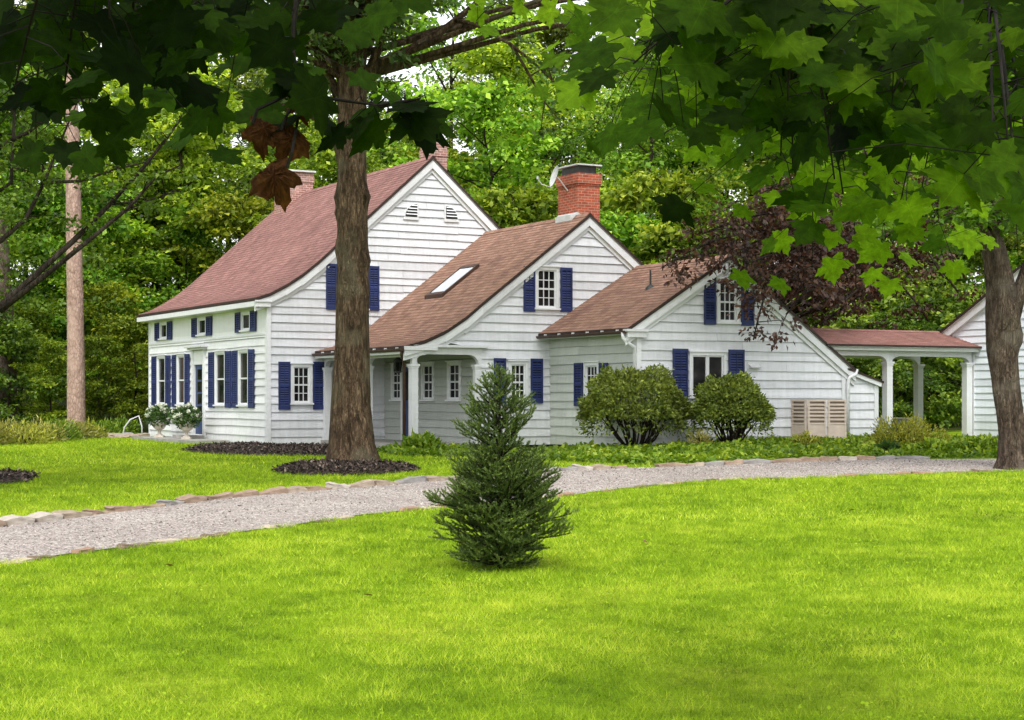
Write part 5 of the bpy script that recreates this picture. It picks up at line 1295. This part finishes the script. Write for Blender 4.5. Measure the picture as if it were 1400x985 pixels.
# right: green, in several depths; the lower outline of the canopy is an uneven curtain
def low_edge(px): return float(np.interp(px, [760, 800, 850, 900, 960, 1010, 1060, 1150, 1230, 1290, 1340, 1400, 1460], [10, 60, 140, 110, 130, 165, 290, 350, 330, 280, 320, 340, 310]))
rs = random.Random(17)
for k in range(26):      # close
    px = rs.uniform(850, 1430); Y = rs.uniform(3.3, 4.6); e = low_edge(px) * rs.uniform(.35, .78)
    st_p = (1080, -60, 3.6) if px < 1180 else (1350, -60, 5.0)
    spray(W(*st_p), W(px * .6 + st_p[0] * .4, e * .3 - 20, Y), W(px, e, Y), 11, .105, rs.uniform(.18, .48), .10)
limb_to(Vector((1.6, 1.5, 4.6)), [W(1120, -260, 6), W(1060, -120, 8), W(900, -40, 9.5), W(760, -30, 10)], .05)
for k in range(60):      # farther: smaller in the picture, lighter
    px = rs.uniform(845, 1440); Y = rs.uniform(5.2, 10.5); e = low_edge(px) * rs.uniform(.40, .92)
    st_p = (1060, -120, 8) if Y > 6.8 else ((1080, -60, 3.6) if px < 1180 else (1350, -60, 5.0))
    spray(W(*st_p), W(px * .65 + st_p[0] * .35, e * .35 - 20, Y), W(px, e, Y), 20, .115, rs.uniform(.36, .80), .026 * Y, y_j=.4)
for (p0, p1, p2, n_, s_, t_, sp_) in (
    ((900, -40, 9.5), (800, 0, 9.5), (760, 50, 9.4), 7, .13, .72, .14), ((760, -30, 10), (680, -10, 10), (650, 30, 10), 5, .13, .7, .12), ((1060, -120, 8), (1120, 180, 8), (1110, 370, 8), 18, .14, .8, .18), ((1060, -120, 8), (1180, 200, 8.2), (1170, 395, 8.2), 18, .14, .85, .18), ((1060, -120, 8), (1400, 150, 8.5), (1392, 350, 8.5), 14, .14, .85, .16)):
    spray(W(*p0), W(*p1), W(*p2), n_, s_, t_, sp_, y_j=.4)
# leaves above the frame that shade the ones below
for k in range(150):
    a = Vector((random.uniform(-3.4, -.2), random.uniform(-2.5, 1.9), random.uniform(3.0, 4.9)))
    if a.z < CAMH + (HOR + 130) / F * max(a.y, 0) + .5: continue
    h = Vector((-1.7, -1.5, 4.4)); BR.tube([h - nb, a.lerp(h, .5) - nb, a - nb], [.03, .02, .01], 5)
    for j in range(26):
        o_ = Vector((random.gauss(0, .3), random.gauss(0, .3), random.gauss(0, .16))); L_pos.append(a + o_)
        L_tip.append(Vector((random.gauss(0, 1), random.gauss(0, 1), -.2))); L_n.append(Vector((random.gauss(0, .4), random.gauss(0, .4), 1))); L_s.append(random.uniform(.12, .17)); L_t.append(random.uniform(.1, .5))
BR.build('branch', M['twig'], nm, smooth=True, recalc=False)
A = lambda l: np.array([tuple(v) for v in l], float)
lv = lobed(A(L_pos) - np.array(nm_base), A(L_tip), A(L_n), np.array(L_s))
def add_veins(m):
    pass
fo = np_mesh('foliage', lv, NO + 1, M['leaf_near'], L_t, nm, tris=FAN)
vein = np.zeros(NO + 1, np.float32); vein[[0, 2, 10, 20, NO - 10, NO - 2, NO]] = 1      # stalk, lobe tips and the middle: the ribs
fo.data.attributes.new('vein', 'FLOAT', 'POINT').data.foreach_set('value', np.tile(vein, len(lv)))
# four curled dead leaves
rng = np.random.default_rng(5)
DM = MB()
def dead_leaf(c, s, tip, nr, roll, seed):
    r = random.Random(seed); tip = Vector(tip).normalized(); n = Vector(nr).normalized(); n = (n - tip * n.dot(tip)).normalized(); side = tip.cross(n)
    mb = MB(); K = [1.0, .82, .62, .42, .22]; s = s * 1.22; V = []
    ph = [r.uniform(0, 6) for _ in range(4)]
    for k in K + [0]:
        for (x, y) in (OUT if k else OUT[:1] * 0 + np.array([[0, .3]])):
            X = x * k; Y = .3 + (y - .3) * k; rad = math.hypot(X, Y - .3)
            a = X * roll * 1.25; px = math.sin(a) / (roll * 1.25); pz = -(1 - math.cos(a)) / (roll * 1.25) - .45 * rad ** 2 * (1 if Y > .3 else .5)
            pz += .05 * math.sin(9 * X + ph[0]) * math.sin(8 * Y + ph[1]) + (r.uniform(-.045, .045) if k else 0)
            Yb = Y - .35 * max(0, Y - .45) ** 2 + r.uniform(-.02, .02)
            V.append(tuple(Vector(c) + (side * px + tip * Yb + n * pz) * s))
    mb.v = V; nk = len(K)
    for q in range(nk - 1):
        for m in range(NO):
            a, b = q * NO + m, q * NO + (m + 1) % NO; mb.f.append((a, b, b + NO)); mb.f.append((a, b + NO, a + NO)); mb.mi += [0, 0]
    for m in range(NO): mb.f.append(((nk - 1) * NO + m, (nk - 1) * NO + (m + 1) % NO, nk * NO)); mb.mi.append(0)
    o = mb.build('dead_leaf', M['leaf_dead'], nm, recalc=False)
    at2 = o.data.attributes.new('tint', 'FLOAT', 'POINT')
    for k, d in enumerate(at2.data): d.value = min(1, max(0, .4 + r.uniform(-.3, .3)))
for i_, (p, y, Y, s, tip, nr, roll) in enumerate(((345, 170, 3.5, .072, (.9, 0, -.30), (.1, -.9, .45), 1.9), (385, 178, 3.5, .070, (.75, 0, -.62), (.2, -.9, .3), 1.6), (392, 230, 3.45, .084, (-.82, -.1, -.45), (.25, -.85, .5), 1.7), (398, 140, 3.55, .056, (1, 0, .10), (0, -.5, .9), 2.3))):
    c = W(p, y, Y); dead_leaf(c - nb, s, tip, nr, roll, 70 + i_)
    DM.tube([c - nb, c + Vector((.01, 0, .03)) - nb, W(415, 120, 3.6) - nb], [.004, .0035, .003], 5)
DM.build('twig', M['twig'], nm, recalc=False)

# ---- young spruce on the front lawn
SX, SY = -.12, 16.5; SZ = gzf(SX, SY)
SPR = thing('spruce_tree', (SX, SY, SZ), 'young dark green spruce alone on the front lawn', 'tree')
def spruce(H=1.95, seed=4):
    r = random.Random(seed); rg = np.random.default_rng(seed); wood = MB(); segs = []; tints = []
    wood.tube([(0, 0, -.05), (.01, 0, .5), (0, .01, 1.2), (0, 0, H - .02)], [.045, .036, .02, .005], 8)
    def R(z):           # outline of the tree: heavy skirt, waist, slimmer top
        f_ = z / H
        return float(np.interp(f_, [0, .06, .14, .26, .36, .46, .52, .58, .70, .80, .88, .95, 1], [.28, .48, .58, .60, .54, .42, .33, .36, .36, .26, .14, .05, .01]))
    def shoot(a, d, L, t, lvl):
        """a needled shoot: start, direction, length"""
        n = 4; p = Vector(a); pts = [p.copy()]; dd = Vector(d)
        for k in range(n):
            dd = (dd + Vector((r.uniform(-.1, .1), r.uniform(-.1, .1), .09 if lvl else .10))).normalized(); p = p + dd * L / n; pts.append(p.copy())
        for q0, q1 in zip(pts[:-1], pts[1:]): segs.append((q0, q1)); tints.append(t + r.uniform(-.05, .05))
        if lvl == 0: wood.tube(pts, [.012, .010, .008, .006, .003], 5)
        return pts
    z = .05; k = 0
    while z < H - .10:
        f_ = z / H; nb_ = 11 if f_ < .45 else (8 if f_ < .8 else 5)
        for j in range(nb_):
            if r.random() < .15: continue
            az = 2 * math.pi * (j + r.uniform(-.4, .4)) / nb_ + k * 1.9; L = R(z) * r.uniform(.60, 1.26)
            el = -.10 + .75 * f_ ** 1.2 + r.uniform(-.30, .30)
            d = Vector((math.cos(az) * math.cos(el), math.sin(az) * math.cos(el), math.sin(el)))
            pts = shoot((0, 0, z + r.uniform(-.03, .03)), d, L, .35 + .3 * f_, 0)
            m_ = max(3, int(L / .062))
            for i in range(m_):
                s = .22 + .78 * (i + .5) / m_; i0 = min(3, int(s * 4)); q = pts[i0].lerp(pts[i0 + 1], s * 4 - i0)
                tl = (pts[i0 + 1] - pts[i0]).normalized(); side = tl.cross(Vector((0, 0, 1))).normalized() * (1 if i % 2 else -1)
                dd = (tl * r.uniform(.5, 1.0) + side * r.uniform(.35, .9) + Vector((0, 0, r.uniform(-.35, .75)))).normalized()
                l2 = (.085 + .19 * min(1, (1.05 - s) * 1.6) * min(1, L / .4)) * r.uniform(.7, 1.25)
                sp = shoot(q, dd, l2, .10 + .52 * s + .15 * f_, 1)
                if l2 > .11:
                    for i2 in range(2):
                        q2 = sp[1 + i2]; sd = dd.cross(Vector((0, 0, 1))).normalized() * (1 if i2 else -1)
                        shoot(q2, (dd * .7 + sd * .7 + Vector((0, 0, r.uniform(-.3, .6)))).normalized(), l2 * .55, .3 + .35 * s, 1)
        z += .072 if f_ < .5 else .085; k += 1
    shoot((0, 0, H - .26), Vector((0, 0, 1)), .26, .8, 1); [shoot((0, 0, H - .2), Vector((math.cos(a), math.sin(a), 1.2)).normalized(), .085, .8, 1) for a in (0, 2.1, 4.2)]
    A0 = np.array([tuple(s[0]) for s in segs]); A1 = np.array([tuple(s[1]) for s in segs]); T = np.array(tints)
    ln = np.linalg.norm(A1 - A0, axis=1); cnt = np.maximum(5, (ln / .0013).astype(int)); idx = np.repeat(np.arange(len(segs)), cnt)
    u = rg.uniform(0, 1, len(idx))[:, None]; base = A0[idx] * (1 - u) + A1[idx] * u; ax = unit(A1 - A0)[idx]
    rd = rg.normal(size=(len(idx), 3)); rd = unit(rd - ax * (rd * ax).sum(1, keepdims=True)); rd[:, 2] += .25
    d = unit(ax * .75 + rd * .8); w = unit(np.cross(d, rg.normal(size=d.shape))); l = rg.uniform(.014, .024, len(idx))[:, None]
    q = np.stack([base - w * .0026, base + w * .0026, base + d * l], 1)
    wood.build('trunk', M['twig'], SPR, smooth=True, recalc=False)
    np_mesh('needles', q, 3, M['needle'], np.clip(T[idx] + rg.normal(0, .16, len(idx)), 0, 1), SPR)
    print('needles', len(q))
spruce()

# ---- clipped shrubs with bare stems below
def shrub(loc, w, h, label, seed, lean=0, cut=.40):
    r = random.Random(seed); t = thing('clipped_shrub', loc, label, 'shrub', 0, 'clipped rounded shrubs by the low wing')
    mb = MB(); tops = []
    for k in range(34):
        az = r.uniform(0, 6.28); rr_ = math.sqrt(r.uniform(.02, 1)) * w * .43; tip = Vector((math.cos(az) * rr_ + lean, math.sin(az) * rr_ * .9, h * r.uniform(.55, .85) * (1 - .25 * (rr_ / (w * .5)) ** 2)))
        b = Vector((math.cos(az) * .14, math.sin(az) * .14, 0)); m1 = b.lerp(tip, .35) + Vector((r.uniform(-.06, .06), r.uniform(-.06, .06), -.05)); m2 = b.lerp(tip, .7) + Vector((r.uniform(-.08, .08), r.uniform(-.08, .08), .02))
        mb.tube([b, m1, m2, tip], [.03, .022, .016, .007], 5)
        for j in range(3):
            e = m2 + Vector((r.uniform(-.35, .35), r.uniform(-.35, .35), r.uniform(.1, .35))); mb.tube([m1.lerp(m2, r.random()), e], [.012, .005], 4)
    mb.build('stem', M['bark_dark'], t, smooth=True, recalc=False)
    rg = np.random.default_rng(seed); N = int(17000 * w / 2.9)
    v = unit(rg.normal(size=(N, 3))); v[:, 2] = np.abs(v[:, 2]) * 1.0 - .45 * (rg.uniform(0, 1, N) < .34) * rg.uniform(0, 1, N)
    rad = 1 - .22 * rg.uniform(0, 1, N) ** 1.6
    bump = 1 + .055 * np.sin(v[:, 0] * 7 + seed) + .055 * np.sin(v[:, 1] * 6 + 2 * v[:, 2] * 5) + .05 * np.sin(v[:, 0] * 15 + v[:, 2] * 11 + seed) + .10 * (rg.uniform(0, 1, N) < .03)
    sgn = np.sign(v[:, :2]); xy = v[:, :2]
    p = np.column_stack([xy[:, 0] * w * .5 * rad * bump + lean, xy[:, 1] * w * .46 * rad * bump, h * cut + v[:, 2] * h * (1 - cut) * rad * bump])
    keep = (p[:, 2] > h * .12) & ~((p[:, 2] < h * cut) & (rg.uniform(0, 1, N) < .15)); p = p[keep]; d = v[keep]
    q = leaf_quads(p, .095, up=.35, asp=.5, dirs=d * 1.0, jitter=1.1)
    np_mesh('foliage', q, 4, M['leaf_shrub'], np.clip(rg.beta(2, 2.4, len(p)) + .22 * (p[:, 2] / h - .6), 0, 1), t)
s1 = at(868, 612, 42.6); s2 = at(1000, 610, 42.0)
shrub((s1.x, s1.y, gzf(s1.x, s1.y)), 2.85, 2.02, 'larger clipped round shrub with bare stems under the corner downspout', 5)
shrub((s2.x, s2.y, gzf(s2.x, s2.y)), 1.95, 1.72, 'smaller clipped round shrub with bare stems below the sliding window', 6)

# ---- ground cover bed (nobody could count its leaves)
GCP = [(-2.6, 39.4), (-1.0, 39.6), (.3, 37.9), (1.6, 36.3), (2.6, 35.2), (4.0, 35.4), (6.0, 36.4), (8.0, 37.0), (10.5, 37.2), (13.5, 37.1), (13.5, 43), (11.5, 46.6), (8.2, 45.3), (6.0, 44.2), (3.2, 42.5), (2.0, 44.5), (-.2, 43.7), (-2.8, 46.5), (-3.4, 43)]
N = 90000; xy = np.column_stack([rng.uniform(-4, 14, N), rng.uniform(34, 47, N)]); xy = xy[in_poly(xy[:, 0], xy[:, 1], GCP)]
xy = xy[rng.uniform(0, 1, len(xy)) < .62]
f1 = field(xy[:, 0], xy[:, 1], 1.6, 3); f2 = field(xy[:, 0], xy[:, 1], 5, 4); hgt = (.04 + .15 * f1 * f2 + .08 * (rng.uniform(0, 1, len(xy)))) * np.where(xy[:, 0] < 1.5, .85, 1.0)
p = np.column_stack([xy, gz(xy[:, 0], xy[:, 1]) + hgt * rng.uniform(.5, 1, len(xy))])
gc = np_mesh('ground_cover', leaf_quads(p, .12, up=.8, asp=.6, droop=.1), 4, M['leaf_cover'], np.clip(.15 + .6 * f2 + .3 * (hgt / .3) - .1 + rng.normal(0, .15, len(p)) - .25 * sm(.5, .0, np.abs(xy[:, 1] - 41)) * 0, 0, 1))
tag(gc, 'low leafy green ground cover between the drive edging and the house', 'ground cover', kind='stuff')

def leafy_bush(loc, w, h, label, mat, n, leaf, seed, name='low_bush', asp=.35, up=.1, grp=None, cat='bush'):
    r = random.Random(seed); rg = np.random.default_rng(seed); t = thing(name, loc, label, cat, 0, grp)
    mb = MB()
    for k in range(16):
        az = r.uniform(0, 6.28); q = Vector((math.cos(az) * w * .4 * r.random(), math.sin(az) * w * .35 * r.random(), h * r.uniform(.6, .95))); mb.tube([(0, 0, 0), q * .5 + Vector((0, 0, .05)), q], [.014, .009, .004], 4)
    mb.build('stem', M['twig'], t, recalc=False)
    v = unit(rg.normal(size=(n, 3))); v[:, 2] = np.abs(v[:, 2]); rad = rg.uniform(0, 1, n) ** .4 * (1 + .1 * np.sin(v[:, 0] * 9 + seed) + .08 * np.sin(v[:, 1] * 11))
    p = v * rad[:, None] * np.array([w * .5, w * .42, h]); d = v + np.array([0, 0, .5])
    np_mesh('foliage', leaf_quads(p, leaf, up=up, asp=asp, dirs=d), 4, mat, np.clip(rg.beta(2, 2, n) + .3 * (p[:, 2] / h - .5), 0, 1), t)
def bush_at(px, y, *a, **k):
    x = px_(px, y); leafy_bush((x, y, gzf(x, y)), *a, **k)
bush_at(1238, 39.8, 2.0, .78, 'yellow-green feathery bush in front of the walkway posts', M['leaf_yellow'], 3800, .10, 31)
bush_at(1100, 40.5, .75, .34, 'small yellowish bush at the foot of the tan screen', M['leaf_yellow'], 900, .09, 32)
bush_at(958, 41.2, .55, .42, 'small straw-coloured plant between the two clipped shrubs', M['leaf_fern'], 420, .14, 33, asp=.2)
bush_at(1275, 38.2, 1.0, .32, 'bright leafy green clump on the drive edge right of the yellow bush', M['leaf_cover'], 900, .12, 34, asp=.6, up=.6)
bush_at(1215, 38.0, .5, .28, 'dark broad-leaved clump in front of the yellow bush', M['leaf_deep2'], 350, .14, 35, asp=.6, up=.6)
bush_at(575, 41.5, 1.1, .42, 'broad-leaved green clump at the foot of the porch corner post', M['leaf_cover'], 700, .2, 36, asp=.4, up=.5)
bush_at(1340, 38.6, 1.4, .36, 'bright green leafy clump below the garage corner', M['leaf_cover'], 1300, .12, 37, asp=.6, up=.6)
# ferns and straw-coloured growth at the left edge
for i, (px, y, w, h, m_) in enumerate(((-15, 50, 1.5, .62, 'leaf_fern'), (12, 51.5, 1.3, .55, 'leaf_fern'), (36, 50.5, 1.4, .5, 'leaf_yellow'), (58, 53, 1.3, .55, 'leaf_fern'), (80, 54, 1.2, .6, 'leaf_cover'), (98, 56, 1.2, .5, 'leaf_fern'), (118, 57, 1.1, .45, 'leaf_yellow'), (142, 60, 1.2, .5, 'leaf_cover'), (165, 62, 1.2, .55, 'leaf_cover'), (-40, 49, 1.4, .6, 'leaf_fern'))):
    lab = {'leaf_fern': 'straw-yellow fern clump at the left edge of the lawn', 'leaf_yellow': 'yellow-green bushy clump at the left edge of the lawn', 'leaf_cover': 'bright green leafy clump at the left edge of the woods'}[m_]
    bush_at(px, y, w * 1.25, h * 1.15, lab, M[m_], 900, .17, 50 + i, asp=.22, up=.15, name='fern_clump', grp='fern and leaf clumps at the left lawn edge', cat='fern')
# flat stones at the edge of the woods
r9 = random.Random(9)
for i in range(7):
    me = stone_mesh(900 + i, r9.uniform(.7, 1.4), r9.uniform(.4, .6), r9.uniform(.12, .2)); me.materials.append(M['stonemix'][i % 3])
    o = bpy.data.objects.new('flat_stone', me); COL.objects.link(o); x = px_(122 + i * 11 + r9.uniform(-3, 3), 58.5); y = 58.5 + r9.uniform(-.4, .5); o.location = (x, y, gzf(x, y) - .02); o.rotation_euler = (0, 0, r9.uniform(0, 3))
    tag(o, 'flat grey stone in the low row left of the house', 'stone', 'flat stones left of the house')

# ---- grass blades
def grass():
    parts = []; tints = []
    for (y0, y1, dens, hh, ww) in ((6.5, 10.5, 4200, .040, .0032), (10.5, 15, 2700, .043, .0042), (15, 22, 1300, .05, .006), (22, 34, 520, .055, .010), (34, 58, 170, .06, .017)):
        area = (y1 - y0) * (.325 * (y0 + y1) + 1.5); N = int(area * dens)
        y = np.sqrt(rng.uniform(y0 ** 2, y1 ** 2, N)); x = rng.uniform(-1, 1, N) * (.325 * y + .75)
        ok = ~((y > nearY(x) + .16 * (field(x, y, 6.0, 31) - .45)) & (y < farY(x) + .02 + .2 * field(x, y, 5.0, 32)))
        for b in BEDS: ok &= ~in_poly(x, y, b)
        ok &= ~in_poly(x, y, GCP)
        dx, dy = x - HO.x, y - HO.y; g = dx * .878 + dy * .478; d = -dx * .478 + dy * .878
        ok &= ~((g > -.7) & (d > -1.2)) & ~((g > 1.3) & (d > -7)) & ~((g > 5.3) & (d > -11))
        ok &= ~((x > 9) & (y > 36))
        x, y = x[ok], y[ok]; N = len(x)
        big = field(x, y, .35, 8); fine = field(x, y, 2.6, 9); mid = field(x, y, .95, 10)
        h = hh * rng.uniform(.5, 1.3, N) * (.6 + .4 * fine + .5 * field(x, y, 8.0, 23))
        a = rng.uniform(0, 2 * math.pi, N); lean = rng.uniform(.2, 1.6, N) * h; la = rng.uniform(0, 2 * math.pi, N)
        b = np.column_stack([x, y, gz(x, y) - .004]); w = np.column_stack([np.cos(a), np.sin(a), np.zeros(N)]) * (ww * .5 * rng.uniform(.7, 1.4, N))[:, None]
        tip = b + np.column_stack([np.cos(la) * lean, np.sin(la) * lean, h])
        parts.append(np.stack([b - w, b + w, tip], 1))
        cl = field(x, y, 9.0, 21); cl2 = field(x, y, 17.0, 22)
        t = .44 + .14 * (big - .5) + .26 * (mid - .5) + .22 * (fine - .5) + .42 * (cl - .5) + .30 * (cl2 - .5) + rng.normal(0, .16, N)
        dry = rng.uniform(0, 1, N) < (.02 + .14 * sm(.6, .8, mid)); t[dry] = rng.uniform(.8, 1, dry.sum())
        tints.append(np.clip(t, 0, 1))
    q = np.concatenate(parts); print('blades', len(q))
    o = np_mesh('lawn_grass', q, 3, M['grass'], np.concatenate(tints)); tag(o, 'short bright green mown lawn grass', 'grass', kind='stuff')
grass()
# clover and broad weeds in the lawn
N = 7000; y = np.sqrt(rng.uniform(7 ** 2, 20 ** 2, N)); x = rng.uniform(-1, 1, N) * (.32 * y + .5); f_ = field(x, y, 1.4, 12)
ok = (f_ > .58) & (y < nearY(x) - .2); x, y = x[ok], y[ok]
q = leaf_quads(np.column_stack([x, y, gz(x, y) + rng.uniform(.03, .055, len(x))]), .026, up=1.4, asp=.8)
o = np_mesh('clover', q, 4, M['grass'], rng.uniform(.30, .64, len(x))); tag(o, 'low broad clover leaves scattered through the front lawn', 'clover', kind='stuff')
# fallen leaves
M['fallen'] = leaf_mat('fallen_leaf', (.06, .03, .012), (.16, .085, .03), (.36, .27, .12), .1, vary=.4)
rng = np.random.default_rng(3)
base_leaf = lobed(np.array([[0, 0, 0.]]), np.array([[1., 0, 0]]), np.array([[0, 0, 1.]]), np.array([.1]), .35)
fl0 = None
for (px, py) in ((230, 772), (233, 778), (1165, 702), (1120, 712), (505, 820), (880, 745), (1010, 690)):
    Y = 20.0
    for _ in range(30): Y = .5 * Y + .5 * (CAMH - gzf((px - 700) / F * Y, Y)) * F / (py - HOR)
    x = (px - 700) / F * Y
    if fl0 is None: fl0 = np_mesh('fallen_leaf', base_leaf, NO + 1, M['fallen'], [.5], tris=FAN); o = fl0
    else: o = fl0.copy(); COL.objects.link(o)
    o.location = (x, Y, gzf(x, Y) + .045); o.rotation_euler = (random.uniform(-.4, .4), random.uniform(-.4, .4), random.uniform(0, 6)); o.scale = (.65, .65, .65)
    tag(o, 'dry brown fallen leaf lying on the lawn', 'leaf', 'fallen leaves on the lawn')

# ------------------------------------------------------------------ light, sky, camera
sun_dir = Vector((-.02, -.74, .95)).normalized()
el = math.asin(sun_dir.z); azm = math.atan2(sun_dir.x, sun_dir.y)
L = bpy.data.lights.new('sun', 'SUN'); L.energy = 1.9; L.angle = math.radians(12); L.color = (1.0, .955, .88)
lo = bpy.data.objects.new('sun', L); COL.objects.link(lo); lo.rotation_euler = (-sun_dir).to_track_quat('-Z', 'Y').to_euler(); lo.location = (30, -20, 60)
w = bpy.data.worlds.new('World'); S.world = w; w.use_nodes = True; nt = w.node_tree; nt.nodes.clear()
sky = nt.nodes.new('ShaderNodeTexSky'); sky.sky_type = 'NISHITA'; sky.sun_disc = False; sky.sun_elevation = el; sky.sun_rotation = azm; sky.air_density = 1.0; sky.dust_density = 3.0; sky.ozone_density = 1.0
hs = nt.nodes.new('ShaderNodeHueSaturation'); hs.inputs['Saturation'].default_value = .16; hs.inputs['Value'].default_value = 2.45
bg = nt.nodes.new('ShaderNodeBackground'); bg.inputs[1].default_value = .15; out = nt.nodes.new('ShaderNodeOutputWorld')
nt.links.new(sky.outputs[0], hs.inputs['Color']); nt.links.new(hs.outputs[0], bg.inputs[0]); nt.links.new(bg.outputs[0], out.inputs[0])

cam = bpy.data.cameras.new('camera'); co = bpy.data.objects.new('camera', cam); COL.objects.link(co)
co.location = (0, 0, CAMH); co.rotation_euler = (math.pi / 2, 0, 0)
cam.sensor_width = 36; cam.lens = F / 1400 * 36; cam.shift_y = (HOR - 492.5) / 1400; cam.clip_end = 2000; cam.clip_start = .05
S.camera = co
S.view_settings.view_transform = 'Standard'; S.view_settings.look = 'None'; S.view_settings.exposure = 0
S.render.engine = 'CYCLES'; c = S.cycles
c.max_bounces = 7; c.diffuse_bounces = 3; c.glossy_bounces = 2; c.transmission_bounces = 4; c.use_denoising = True; c.use_adaptive_sampling = True; c.adaptive_threshold = .02
c.caustics_reflective = False; c.caustics_refractive = False
